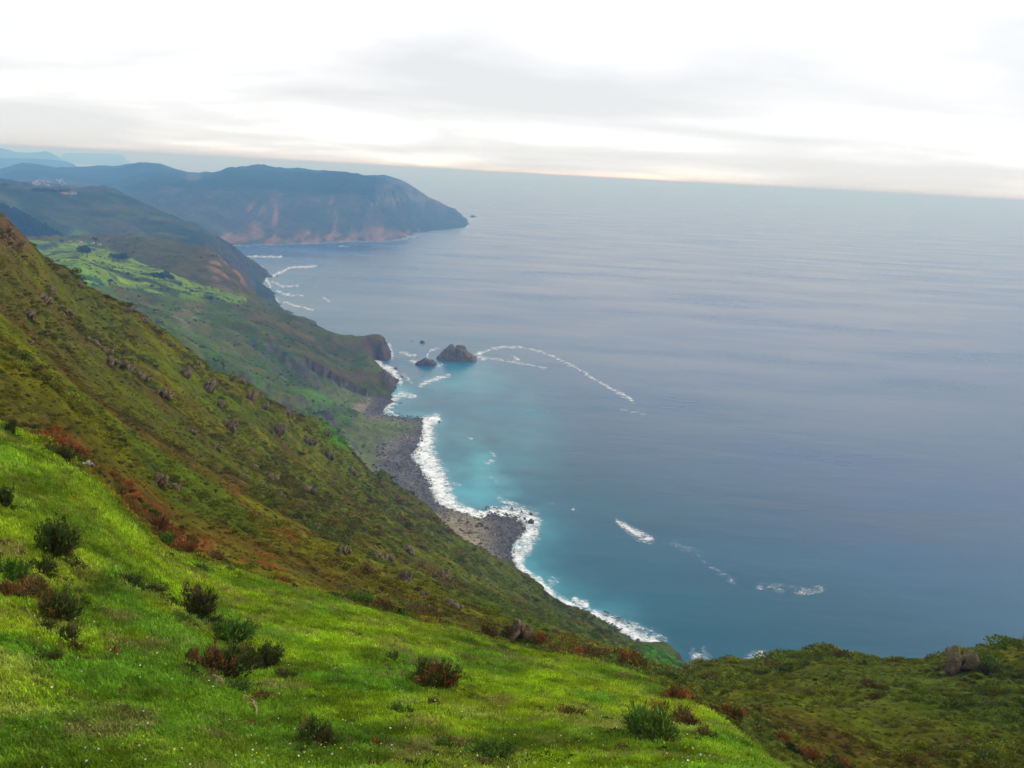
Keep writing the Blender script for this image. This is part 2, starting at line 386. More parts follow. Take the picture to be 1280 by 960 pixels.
tl = TZ[near]; lowb = (~water) & (kk < .3) & (d < 80); tl[lowb] = np.maximum(tl[lowb], .25 + .8 * np.minimum(zcap, 6)[lowb]); TZ[near] = tl
SD = np.full(TR.shape, 1e5); SD[near] = np.where(water, -d, d)
SKV = np.full(TR.shape, 1.0); SKV[near] = kk
TZ = np.maximum(TZ, -8.5)
TT = (TZ - H) / TR
TTM = np.maximum.accumulate(TT, axis=0)          # skyline seen so far along each line of sight
PX, PY = project(TX, TY, TZ)

def col_at(az): return np.clip((az - AZ[0]) / (AZ[1] - AZ[0]), 0, NC - 1.001)
def ground(x, y):
    """height of the ground at (x, y)"""
    az = math.atan2(x, y); r = math.hypot(x, y); c = float(col_at(az)); c0 = int(c); f = c - c0
    def one(ci): return np.interp(r, TR[:, ci], TZ[:, ci])
    return float(one(c0) * (1 - f) + one(c0 + 1) * f)
def hit(px, py, kmin=0.0):
    """where the line of sight through a photo pixel meets the ground"""
    az, t = azt(px, py); c = int(round(float(col_at(float(az)))))
    j0 = int(np.searchsorted(KI, kmin))
    col = TT[:, c]
    js = np.nonzero(col[j0:] >= float(t))[0]
    if len(js) == 0: return None
    j = int(js[0]) + j0
    if j > j0:
        f = (float(t) - col[j - 1]) / (col[j] - col[j - 1] + 1e-12); f = min(max(f, 0), 1)
        r = TR[j - 1, c] * (1 - f) + TR[j, c] * f
    else: r = TR[j, c]
    x = r * math.sin(float(az)); y = r * math.cos(float(az))
    return Vector((x, y, ground(x, y)))

# ---- slope of the ground
gz_r = np.gradient(TZ, axis=0) / np.maximum(np.gradient(TR, axis=0), 1e-6)
gz_a = np.gradient(TZ, axis=1) / (TR * (AZ[1] - AZ[0]))
SLOPE = np.hypot(gz_r, gz_a)

# ---- ground cover colours
C = np.zeros(TR.shape + (3,))
def lay(mask, col):
    global C
    mk = np.clip(mask, 0, 1)[..., None]; C = C * (1 - mk) + np.asarray(col) * mk
def nz(lm, s, o=4): return fbm(TX / lm, TY / lm, s, o)
x_, y_ = PX, PY
MEADOW = (0.102, 0.160, 0.006); HEATH = (0.102, 0.098, 0.007); BROWN = (0.078, 0.050, 0.011); RUST = (0.12, 0.045, 0.012)
DKGREEN = (0.054, 0.074, 0.008); OLIVE = (0.112, 0.110, 0.008); ROCK = (0.15, 0.115, 0.085)
C[:] = HEATH
big = nz(9.0, 3); mid = nz(2.5, 5); sml = nz(0.7, 8)
kk = KIg
KM = KIg + 0.55 * (nz(2.4, 19, 4) - .5) * (KIg > 2) * (KIg < 4)
mead = KM < 3.05
# meadow
Cm = np.array(MEADOW)[None, None] * (0.78 + 0.5 * big[..., None])
lay(mead * 1.0, Cm)
lay(mead * sst(0.52, 0.68, mid), (0.125, 0.165, 0.008))
lay(mead * sst(0.55, 0.7, nz(1.6, 15)) * 0.75, (0.045, 0.115, 0.010))
lay(mead * sst(0.6, 0.75, nz(1.1, 25)) * 0.5, (0.13, 0.13, 0.03))
lay(mead * ell(x_, y_, 560, 770, 330, 35, 14) * 0.5, (0.125, 0.165, 0.008))
lay(mead * sst(0.56, 0.68, nz(3.2, 27, 4)) * 0.7, (0.050, 0.100, 0.008))
lay(mead * sst(0.64, 0.74, nz(0.8, 28, 3)) * 0.6, (0.10, 0.080, 0.03))
lay(mead * ell(x_, y_, 60, 620, 120, 60, 30) * 0.5, (0.11, 0.165, 0.010))
# heath slopes
he = (~mead) & (kk < 10.5)
hb = nz(30.0, 31); hm = nz(9.0, 35, 5); hs = nz(3.0, 37, 4)
lay(he * sst(0.42, 0.60, nz(24.0, 39, 4)), (0.108, 0.106, 0.009))
lay(he * sst(0.50, 0.66, hm), OLIVE)
lay(he * sst(0.52, 0.66, nz(38.0, 29, 4)) * .8, (0.058, 0.050, 0.010))
lay(he * sst(0.50, 0.66, nz(12.0, 41, 5)) * 0.85, DKGREEN)
lay(he * sst(0.55, 0.68, nz(14.0, 43, 5)) * 0.8, BROWN)
lay(he * sst(0.56, 0.70, nz(16.0, 47, 4)) * 0.55, (0.080, 0.110, 0.008))
lay(he * sst(0.58, 0.7, hs) * 0.5, (0.05, 0.05, 0.02))
sea_facing = he * sst(500, 640, x_) * sst(0.35, 0.5, hb)
lay(sea_facing * 0.55, (0.055, 0.085, 0.012))
lay(he * (kk > 6.5) * ell(x_, y_, 40, 400, 120, 110, 40) * 0.35, (0.095, 0.085, 0.02))
for (cx_, cy_, rx_, ry_, ro_) in [(170, 625, 55, 20, 35), (225, 675, 45, 12, 25), (300, 690, 60, 12, 20), (70, 545, 40, 12, 25), (330, 640, 70, 16, 35), (760, 822, 60, 10, 12)]:
    lay((kk > 2.9) * (kk < 8) * ell(x_, y_, cx_, cy_, rx_, ry_, ro_) * sst(0.42, 0.62, nz(2.2, 61, 4)), RUST)
lay(he * (kk > 6.3) * ell(x_, y_, 15, 292, 30, 20, 40), (0.10, 0.065, 0.03))
lay(he * ell(x_, y_, 425, 545, 25, 12, 20), (0.06, 0.16, 0.012))
lay(he * ell(x_, y_, 825, 820, 30, 13, 20), (0.055, 0.15, 0.012))
# coastal slope and fields
co = (kk >= 10.0) & (kk < 15.2)
lay(co * 1.0, (0.052, 0.076, 0.012))
cb = fbm(TX / 170, TY / 170, 71, 5); cm = fbm(TX / 50, TY / 50, 75, 5); cs = fbm(TX / 16, TY / 16, 79, 4)
lay(co * sst(0.46, 0.62, cb), (0.076, 0.076, 0.013))
lay(co * sst(0.5, 0.64, cm) * 0.8, (0.034, 0.050, 0.012))
lay(co * sst(0.53, 0.66, fbm(TX / 70, TY / 70, 83, 5)) * 0.8, (0.052, 0.105, 0.010))
lay(co * sst(0.58, 0.7, cs) * 0.5, (0.10, 0.085, 0.035))
brown_hill = inpoly(x_, y_, [(118, 298), (260, 300), (275, 318), (312, 362), (300, 372), (262, 362), (215, 342), (180, 328), (150, 316)])
lay(co * brown_hill * 0.8, (0.056, 0.064, 0.030))
FIELD = [(30, 300), (85, 303), (118, 304), (150, 316), (180, 328), (215, 342), (262, 360), (312, 371), (302, 379), (262, 379), (215, 372), (175, 362), (140, 356), (112, 362), (90, 352)]
fld = inpoly(x_ + (cs - .5) * 10, y_ + (cm - .5) * 6, FIELD)
# strips run along the slope
fu = (TX * 0.80 + TY * 0.60); fv = (-TX * 0.60 + TY * 0.80)
strip = np.floor((fv + 30 * (cb - .5)) / 26.0); cellu = np.floor((fu + 40 * (cb - .5)) / 75.0 + 0.37 * strip)
hsh = _h(strip.astype(np.int64), cellu.astype(np.int64), 5)
fc = np.stack([0.085 + 0.06 * hsh, 0.18 + 0.10 * hsh, 0.014 + 0.008 * hsh], -1)
lay(co * fld, fc)
edge_v = np.abs(((fv + 30 * (cb - .5)) / 26.0) % 1 - 0.5) > 0.43
lay(co * fld * edge_v * sst(.42, .55, cm) * 0.6, (0.028, 0.055, 0.018))
lay(co * fld * (sst(0.60, 0.66, fbm(TX / 40, TY / 40, 87, 4))), (0.035, 0.065, 0.02))
lay(co * ell(x_, y_, 232, 395, 26, 12, -30) * sst(.45, .6, cs), (0.14, 0.125, 0.09))
lay(co * ell(x_, y_, 430, 500, 40, 8, 10), (0.062, 0.15, 0.014))
lay(co * ell(x_, y_, 470, 540, 20, 8, 20), (0.07, 0.13, 0.016))
# shelf and beaches
be = (kk >= 9.3) & (kk < 13) & (SKV < 0.3)
lay(be * (SD < 75), (0.095, 0.115, 0.035))
lay(be * sst(46, 28, SD + 18 * (cs - .5)), (0.20, 0.165, 0.115))
lay(be * sst(30, 15, SD + 26 * (cs - .5)), (0.105, 0.095, 0.090))
tan = ell(x_, y_, 590, 665, 38, 22, 35)
lay(be * tan, (0.23, 0.19, 0.125))
lay(be * ell(x_, y_, 640, 668, 34, 30), (0.085, 0.076, 0.074))
lay(be * ell(x_, y_, 508, 588, 30, 46, -35) * (SD < 60), (0.100, 0.092, 0.090))
lay(be * ell(x_, y_, 492, 535, 26, 10) , (0.10, 0.125, 0.035))
lay(be * ell(x_, y_, 480, 505, 16, 12), (0.075, 0.066, 0.066))
lay(be * ell(x_, y_, 765, 788, 34, 14, 30), (0.10, 0.088, 0.085))
lay((kk > 9) * (SD < 2.5), (0.055, 0.05, 0.05))
# rock where the coastal ground is steep
rk = (kk >= 9.8) & (kk < 15.2)
lay(rk * sst(0.95, 1.5, SLOPE + 0.9 * (cs - .5)) * (x_ > 300), (0.070, 0.058, 0.054))
lay(rk * ell(x_, y_, 437, 472, 22, 12) * sst(.4, .6, cs), (0.07, 0.058, 0.055))
lay(rk * ell(x_, y_, 285, 335, 22, 30, -40) * sst(.5, .62, cs), (0.17, 0.135, 0.10))
# hills behind
hi = (kk >= 15.2) & (kk < 18.0)
lay(hi * 1.0, (0.058, 0.070, 0.028))
lay(hi * sst(.45, .6, fbm(TX / 220, TY / 220, 101, 5)), (0.036, 0.056, 0.024))
lay(hi * sst(.52, .64, fbm(TX / 120, TY / 120, 103, 5)) * .8, (0.085, 0.085, 0.034))
lay(hi * sst(.55, .66, fbm(TX / 90, TY / 90, 107, 4)) * .7, (0.022, 0.038, 0.022))
lay(hi * ell(x_, y_, 10, 260, 16, 7) * .8, (0.07, 0.13, 0.02)); lay(hi * ell(x_, y_, 98, 295, 12, 9) * .9, (0.07, 0.14, 0.02))
lay(hi * sst(0.7, 1.2, SLOPE) * (x_ > 250), (0.075, 0.065, 0.055))
# cliffs, headland and far ridge
cl = (kk >= 18.0) & (kk < 21.6)
lay(cl * 1.0, (0.046, 0.056, 0.030))
lay(cl * sst(.48, .62, fbm(TX / 300, TY / 300, 111, 5)) * .7, (0.070, 0.060, 0.040))
lay(cl * (kk > 20.05) * (x_ < 470), (0.020, 0.034, 0.020))
sx = TX / 26; streak = fbm(sx, TZ / 260 + TY / 900, 117, 4)
cliff = cl * (kk < 20.0) * (x_ > 225) * (x_ < 512)
lay(cliff * sst(0.50, 0.66, streak) * 0.55, (0.11, 0.075, 0.058))
low = sst(48, 4, TZ)
lay(cliff * low * 0.75 * sst(0.47, 0.62, fbm(TX / 34, TZ / 45 + TY / 400, 119, 5)), (0.27, 0.145, 0.075))
for (cx_, cy_, rx_, ry_, ro_) in [(417, 262, 4, 14, -10), (413, 285, 7, 16, 10), (344, 275, 3, 20, 3), (322, 292, 8, 16, -30), (380, 292, 9, 12, -30), (358, 298, 8, 6, 0), (472, 292, 18, 9, 0), (280, 294, 12, 8, 30), (320, 260, 12, 8, 0)]:
    lay(cl * ell(x_, y_, cx_, cy_, rx_, ry_, ro_) * sst(.36, .58, streak) * .65, (0.28, 0.165, 0.105))
lay(cl * sst(0.9, 1.5, SLOPE) * (x_ > 440) * (x_ < 600) * sst(.45, .6, fbm(TX / 40, TZ / 80, 121, 4)), (0.16, 0.14, 0.11))
lay(cl * ell(x_, y_, 520, 235, 40, 20, 40) * sst(.52, .64, fbm(TX / 40, TZ / 120 + TY / 300, 123, 4)) * .7, (0.16, 0.145, 0.11))
lay((kk >= 21.6) * 1.0, (0.03, 0.045, 0.035))
lay(cl * ell(x_, y_, 241, 222, 10, 4) * .8, (0.13, 0.11, 0.07))

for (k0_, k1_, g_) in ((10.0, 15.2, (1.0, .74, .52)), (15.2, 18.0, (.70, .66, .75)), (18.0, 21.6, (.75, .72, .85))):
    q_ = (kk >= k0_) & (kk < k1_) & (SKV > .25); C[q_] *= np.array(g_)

def slab(name, k0, k1, mat, label, cat):
    j0 = int(np.searchsorted(KI, k0)); j1 = min(int(np.searchsorted(KI, k1)) + 1, NR)
    V = np.stack([TX[j0:j1], TY[j0:j1], TZ[j0:j1]], -1).reshape(-1, 3)
    Fq = grid_faces(j1 - j0, NC)
    zq = V[Fq][..., 2].max(1)
    Fq = Fq[zq > -7.9] if k0 > 8 else Fq
    used = np.unique(Fq); mp_ = np.full(len(V), -1); mp_[used] = np.arange(len(used))
    me = mesh_np(name, V[used], mp_[Fq][:, ::-1])
    attr_col(me, 'Col', C[j0:j1].reshape(-1, 3)[used])
    ob = link(name, me, mat)
    return tag(ob, label, cat, kind='structure')
M_MEADOW = terrain_mat('meadow_turf', (1.2, 9.0), 0.05, (0.7, 1.3))
M_HEATH = terrain_mat('heath_ground', (0.55, 3.0), 0.35, (0.5, 1.5))
M_COAST = terrain_mat('coast_ground', (0.05, 0.30), 2.5, (0.62, 1.42))
M_FAR = terrain_mat('far_ground', (0.012, 0.06), 9.0, (0.65, 1.4))
slab('meadow', 0, 4, M_MEADOW, 'bright green grassy meadow sloping away at the clifftop', 'meadow')
slab('heath_hillside', 4, 10, M_HEATH, 'steep olive and brown heath hillside falling to the sea', 'hillside')
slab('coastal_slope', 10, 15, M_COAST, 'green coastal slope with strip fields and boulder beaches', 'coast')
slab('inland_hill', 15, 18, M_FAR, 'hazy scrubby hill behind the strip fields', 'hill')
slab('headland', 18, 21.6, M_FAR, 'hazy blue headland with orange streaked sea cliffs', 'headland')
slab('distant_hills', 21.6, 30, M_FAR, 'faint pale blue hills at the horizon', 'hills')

# ================================================================== sea
def sea_sheet():
    az = np.radians(np.concatenate([np.arange(-60, -43, 1.0), np.arange(-43, 43, 0.18), np.arange(43, 60.1, 1.0)]))
    tt = np.concatenate([np.linspace(0.86, 0.62, 16, endpoint=False), np.linspace(0.62, 0.08, 380, endpoint=False), np.linspace(0.08, 0.012, 120, endpoint=False),
                         np.geomspace(0.012, H / 80000.0, 30)])
    r = H / tt
    X = r[:, None] * np.sin(az)[None]; Y = r[:, None] * np.cos(az)[None]
    V = np.stack([X, Y, np.zeros_like(X)], -1).reshape(-1, 3)
    px, py = project(X, Y, np.zeros_like(X))
    wob = fbm(X / 60, Y / 60, 201, 4) - .5; wob2 = fbm(X / 22, Y / 22, 205, 4) - .5
    d, _, _ = polydist(X.ravel(), Y.ravel(), shore_pts[16::3]); d = d.reshape(X.shape)
    # shoals: pale sand under shallow water near the beach, greener water along the shore
    shal = np.maximum.reduce([0.95 * ell(px + 60 * wob, py + 50 * wob, 598, 602, 34, 42, -15, .85), 0.85 * ell(px + 40 * wob, py + 30 * wob, 575, 590, 42, 55, -25, .8),
                              0.28 * ell(px + 60 * wob, py, 640, 560, 50, 75, 10, .9), 0.6 * ell(px, py, 545, 530, 16, 14, 0, .8), 0.45 * ell(px + 40 * wob, py, 585, 475, 45, 22, 0, .9),
                              0.3 * ell(px + 30 * wob2, py + 20 * wob2, 700, 735, 30, 11, 35, .8), 0.35 * ell(px + 30 * wob2, py + 20 * wob2, 800, 793, 40, 9, 25, .8), 0.3 * ell(px + 30 * wob2, py, 655, 690, 16, 24, 0, .8)])
    shal *= 0.85 + 0.9 * wob2 + 0.5 * wob
    shal *= 1 - 0.65 * ell(px + 30 * wob, py + 20 * wob, 562, 563, 24, 16, 20, .6)
    nb = (px > 450) & (px < 860) & (py > 420) & (py < 830); fr = np.zeros(X.shape)
    db, ib, _ = polydist(X[nb], Y[nb], shore_pts[38:72]); fr[nb] = .62 * np.exp(-(db / 26.0) ** 1.5) * (1 + 1.4 * wob2[nb])
    fr *= (1 - sst(770, 850, px)) * sst(452, 475, px)
    shal = np.maximum(shal, fr)
    teal = np.clip(np.exp(-d / 260.0) * 1.0 + 0.35 * ell(px, py, 800, 760, 320, 120, 20, .9) + 0.25 * wob, 0, 1)
    blu = ell(px, py, 380, 312, 130, 9, 0, .7)
    me = mesh_np('sea', V, grid_faces(len(r), len(az)))
    attr_f(me, 'shal', np.clip(shal, 0, 1)); attr_f(me, 'teal', teal); attr_f(me, 'blu', blu)
    mt, t = new_mat('sea_water')
    p = pos(t)
    A = lambda n: N(t, 'ShaderNodeAttribute', attribute_name=n).outputs['Fac']
    mpn = N(t, 'ShaderNodeMapping'); mpn.inputs['Rotation'].default_value = (0, 0, math.radians(20)); mpn.inputs['Scale'].default_value = (0.35, 1, 1); L(t, p, mpn.inputs[0])
    mv = mpn.outputs[0]
    big = noise(t, 0.006, 4, 0.6, mv); med = noise(t, 0.028, 4, 0.6, mv); sml = noise(t, 0.16, 3, 0.6, mv); tiny = noise(t, 0.7, 2, .6, p)
    c = mixc(t, A('teal'), (0.008, 0.042, 0.118), (0.005, 0.070, 0.112))
    c = mixc(t, A('blu'), c, (0.006, 0.05, 0.15))
    c = mixc(t, A('shal'), c, (0.055, 0.28, 0.34))
    vr = ramp(t, big, [(0.35, (0.82,) * 3), (0.65, (1.2,) * 3)])
    c = mixc(t, 1.0, c, vr, 'MULTIPLY')
    h = MATH(t, 'ADD', MATH(t, 'MULTIPLY', med, 1.05), MATH(t, 'ADD', MATH(t, 'MULTIPLY', sml, 0.10), MATH(t, 'MULTIPLY', tiny, 0.26)))
    rg = ramp(t, big, [(0.35, (0.16,) * 3), (0.68, (0.30,) * 3)])
    pr = principled(t, c, rg, 0.24, bump(t, h, 0.55, 1.0)); pr.inputs['IOR'].default_value = 1.33
    out(t, pr.outputs[0])
    return tag(link('sea', me, mt), 'grey blue open sea reaching to the horizon', 'sea', kind='structure')
sea_sheet()

# ---- foam: broken white water lying on the sea
def foam_mat():
    mt, t = new_mat('sea_foam')
    p = pos(t)
    a = N(t, 'ShaderNodeAttribute', attribute_name='foam').outputs['Fac']
    v = N(t, 'ShaderNodeTexVoronoi', feature='DISTANCE_TO_EDGE'); v.inputs['Scale'].default_value = 0.22
    n0 = N(t, 'ShaderNodeTexNoise'); n0.inputs['Scale'].default_value = 0.25; n0.inputs['Detail'].default_value = 3; L(t, p, n0.inputs[0])
    vm = N(t, 'ShaderNodeVectorMath', operation='MULTIPLY_ADD'); L(t, n0.outputs[1], vm.inputs[0]); vm.inputs[1].default_value = (5, 5, 5); L(t, p, vm.inputs[2])
    L(t, vm.outputs[0], v.inputs['Vector'])
    n1 = noise(t, 0.11, 5, 0.70, p); n2 = noise(t, 0.42, 4, 0.65, p)
    web = MATH(t, 'MULTIPLY', v.outputs[0], -0.5)
    s = MATH(t, 'ADD', MATH(t, 'MULTIPLY', a, 1.0), web)
    s = MATH(t, 'ADD', s, MATH(t, 'MULTIPLY', MATH(t, 'SUBTRACT', n1, 0.5), 2.2))
    s = MATH(t, 'ADD', s, MATH(t, 'MULTIPLY', MATH(t, 'SUBTRACT', n2, 0.5), 1.3))
    mr = N(t, 'ShaderNodeMapRange', interpolation_type='SMOOTHSTEP'); mr.inputs['From Min'].default_value = 0.10; mr.inputs['From Max'].default_value = 1.5
    L(t, s, mr.inputs[0])
    al = MATH(t, 'MULTIPLY', mr.outputs[0], MATH(t, 'MULTIPLY', a, 2.6, clamp=True), clamp=True)
    pr = principled(t, (0.80, 0.83, 0.84), 0.9, 0.1, bump(t, n1, 0.6, 1.0)); L(t, al, pr.inputs['Alpha'])
    out(t, pr.outputs[0]); return mt
M_FOAM = foam_mat()
def foam(lines, label, name='surf_foam', step=0.8, WIDE=1.25):
    """lines: list of ([(px, py, width)...], strength)"""
    pts = [q for l, _ in lines for q in l]
    x0 = min(q[0] - q[2] - 4 for q in pts); x1 = max(q[0] + q[2] + 4 for q in pts)
    y0 = min(q[1] - q[2] - 4 for q in pts); y1 = max(q[1] + q[2] + 4 for q in pts)
    gx = np.arange(x0, x1, step); gy = np.arange(y0, y1, step)
    P, Q = np.meshgrid(gx, gy)
    X, Y = on_sea(P, Q)
    wp = (fbm(X / 10, Y / 10, 301, 3) - .5); wq = (fbm(X / 10, Y / 10, 307, 3) - .5)
    Pw = P + wp * 5; Qw = Q + wq * 4
    mk = np.zeros(P.shape)
    for l, s in lines:
        if len(l) == 1: l = l + [(l[0][0] + 0.5, l[0][1], l[0][2])]
        d, i, tt_ = polydist(Pw, Qw, [(q[0], q[1]) for q in l])
        W = np.array([q[2] for q in l]); wd = W[i] * (1 - tt_) + W[np.minimum(i + 1, len(W) - 1)] * tt_
        mk = np.maximum(mk, s * (1 - sst(0.05, 1.35, d / (wd * WIDE))))
    idx = np.arange(P.size).reshape(P.shape)
    Fq = np.stack([idx[:-1, :-1], idx[:-1, 1:], idx[1:, 1:], idx[1:, :-1]], -1).reshape(-1, 4)
    mf = mk.ravel()
    Fq = Fq[(mf[Fq].max(1) > 0.03)]
    Zf = 0.10 + 0.9 * mk * (0.3 + fbm(X / 5, Y / 5, 311, 3)) * (mk > 0)
    V = np.stack([X, Y, Zf], -1).reshape(-1, 3)
    used = np.unique(Fq); mp_ = np.full(len(V), -1); mp_[used] = np.arange(len(used))
    me = mesh_np(name, V[used], mp_[Fq][:, ::-1]); attr_f(me, 'foam', mf[used])
    return tag(link(name, me, M_FOAM), label, 'foam', kind='stuff')
foam([([(545, 524, 7), (533, 528, 8), (534, 548, 12), (527, 566, 15), (534, 582, 17), (546, 600, 17), (553, 620, 14), (568, 634, 9), (590, 643, 6), (606, 645, 5)], 1.1)],
     'broad white surf breaking on the grey boulder beach')
foam([([(606, 645, 5), (616, 640, 7), (640, 643, 11), (664, 652, 13), (663, 668, 12), (652, 684, 13), (646, 700, 10), (652, 712, 6)], 1.0), ([(625, 625, 5), (650, 632, 4), (668, 645, 8)], .5)],
     'white surf around the dark rocky spit')
foam([([(652, 712, 5), (670, 727, 6), (692, 745, 6), (716, 762, 7), (745, 772, 8), (775, 786, 10), (800, 799, 9), (826, 806, 4)], 1.05), ([(690, 728, 10)], .5), ([(716, 750, 4), (732, 756, 5)], 1.1),
      ([(745, 766, 5), (800, 786, 7), (830, 800, 6)], .5)], 'white surf along the foot of the heath hillside')
foam([([(496, 520, 2), (480, 514, 4), (489, 505, 7), (500, 494, 6), (520, 496, 3)], .8), ([(500, 478, 4), (492, 466, 6), (482, 460, 5), (470, 453, 5), (464, 450, 3)], .9), ([(486, 434, 5), (490, 446, 3)], .8),
      ([(505, 470, 4), (514, 478, 2)], .6), ([(500, 441, 2), (518, 445, 3)], .7), ([(515, 452, 3), (522, 453, 2)], .7), ([(540, 455, 2), (552, 457, 3)], .6), ([(534, 446, 2), (538, 438, 2), (548, 436, 2)], .6)],
     'white water around the dark rocky point and cove')
foam([([(594, 445, 4), (606, 440, 3), (625, 434, 2.2), (650, 434, 2.2), (672, 439, 2.4), (692, 446, 2.4), (703, 452, 3), (720, 459, 2.6), (738, 471, 3), (756, 482, 3), (780, 494, 4.5), (790, 502, 4)], .62),
      ([(596, 447, 4), (615, 449, 3), (640, 453, 2.6), (662, 457, 2.4), (682, 460, 2)], .6), ([(640, 445, 2), (648, 449, 3), (640, 453, 2)], .7), ([(600, 443, 5)], .9), ([(776, 512, 3), (806, 518, 3)], .4)],
     'curling white foam line trailing from the large sea stack', 'foam_streak', 0.8, 0.95)
foam([([(525, 482, 3), (535, 477, 4), (548, 473, 3), (562, 469, 2)], .75)], 'short foam streak in the water below the low rock', 'foam_streak')
foam([([(770, 652, 3), (784, 660, 5), (796, 668, 7), (812, 674, 6)], .85)], 'lone white breaker on open teal water', 'foam_streak')
foam([([(842, 680, 5), (860, 687, 5), (878, 697, 5), (888, 708, 4), (908, 722, 5), (918, 728, 3)], .32)], 'faint grey foam streak drifting beyond the lone breaker', 'foam_streak')
foam([([(950, 734, 6), (968, 735, 6), (985, 736, 5), (1003, 740, 6), (1030, 737, 6)], .45)], 'pale foam patch stretched out on the deep water', 'foam_streak')
foam([([(865, 818, 6), (878, 828, 12), (882, 836, 12)], .65), ([(880, 812, 5)], .5)], 'foam boiling at the sea edge beside the green flat', 'surf_foam')
foam([([(905, 826, 4), (930, 826, 5), (952, 820, 8), (965, 828, 6), (985, 826, 4)], .7)], 'white breaker showing over the heathery ridge', 'surf_foam')
foam([([(606, 579, 2), (616, 577, 3)], .6), ([(634, 626, 3), (646, 634, 4), (655, 640, 3)], .5), ([(568, 605, 3), (576, 606, 2)], .6), ([(613, 566, 3), (618, 571, 3)], .5), ([(588, 548, 3)], .5), ([(610, 595, 3), (622, 602, 4)], .4), ([(716, 636, 3)], .5), ([(690, 630, 3), (700, 634, 2)], .3)],
     'small flecks of foam over the turquoise shallows', 'foam_streak')
foam([([(306, 321, 1.4), (322, 321, 1.2), (352, 321, 1.4)], .9), ([(316, 330, 2), (328, 334, 2)], .7), ([(340, 346, 2), (350, 341, 2.2), (362, 335, 1.6), (395, 333, 1.2)], .85), ([(341, 352, 2), (352, 358, 2), (372, 358, 1.4)], .7),
      ([(346, 364, 2), (362, 370, 2), (378, 369, 1.2)], .75), ([(355, 378, 1.6), (372, 383, 1.6), (392, 388, 1.4)], .75), ([(404, 373, 2.2), (412, 377, 2)], .6), ([(350, 386, 2), (346, 374, 2)], .7), ([(332, 348, 3), (338, 358, 2.5)], .8)],
     'fine white wave lines in the far bay', 'surf_foam', 0.5)
foam([([(286, 306.5, 1.2), (330, 305.6, 1.2), (400, 303.4, 1.2), (440, 301.8, 1.2), (480, 301.6, 1.2), (500, 299.6, 1.4), (512, 294.5, 1.6)], .5), ([(424, 308, 1.2), (436, 308, 1)], .6), ([(505, 299, 1.6), (524, 294, 1.4)], .6), ([(584, 284, 1.4), (586, 276, 1.4), (600, 271, 1.2)], .7)],
     'thin white surf line under the distant orange cliffs', 'surf_foam', 0.45)

# ================================================================== haze
def haze():
    bm = bmesh.new(); bmesh.ops.create_cube(bm, size=1.0)
    me = bpy.data.meshes.new('haze'); bm.to_mesh(me); bm.free()
    mt, t = new_mat('sea_haze')
    v = N(t, 'ShaderNodeVolumePrincipled')
    v.inputs['Color'].default_value = (0.215, 0.51, 1.0, 1); v.inputs['Density'].default_value = HAZE_DENSITY
    v.inputs['Absorption Color'].default_value = (0.86, 0.88, 1, 1)      # clear air: scatters blue most
    v.inputs['Anisotropy'].default_value = 0.0
    out(t, None, v.outputs[0])
    o = link('haze', me, mt)
    o.location = (0, 40000, 163.0); o.scale = (150000, 84000, 346.0)
    tag(o, 'pale blue haze over the whole coast', 'haze', kind='stuff')
HAZE_DENSITY = 1.85e-4
haze()

# ================================================================== scattered growth (uncountable: stuff)
def leaf_mat(name, mul=(1, 1, 1), rough=0.7, trans=0.25, use_attr='INSTANCER', base=None, var=0.5):
    mt, t = new_mat(name)
    if base is None:
        a = N(t, 'ShaderNodeAttribute', attribute_name='tint', attribute_type=use_attr).outputs['Color']
    else:
        a = N(t, 'ShaderNodeRGB'); a.outputs[0].default_value = (*base, 1); a = a.outputs[0]
    p = pos(t)
    g = ramp(t, noise(t, 6.0, 2, .6, p), [(0.3, (1 - var,) * 3), (0.7, (1 + var,) * 3)])
    c = mixc(t, 1.0, a, g, 'MULTIPLY'); c = mixc(t, 1.0, c, mul, 'MULTIPLY')
    d = N(t, 'ShaderNodeBsdfDiffuse'); L(t, c, d.inputs[0])
    tr = N(t, 'ShaderNodeBsdfTranslucent'); L(t, c, tr.inputs[0])
    ms = N(t, 'ShaderNodeMixShader'); ms.inputs[0].default_value = trans; L(t, d.outputs[0], ms.inputs[1]); L(t, tr.outputs[0], ms.inputs[2])
    out(t, ms.outputs[0]); return mt
def proto(name, V, Fc, mat, smooth=False):
    me = mesh_np(name, V, Fc, smooth); me.materials.append(mat)
    return bpy.data.objects.new(name, me)          # never linked: only instanced as stuff
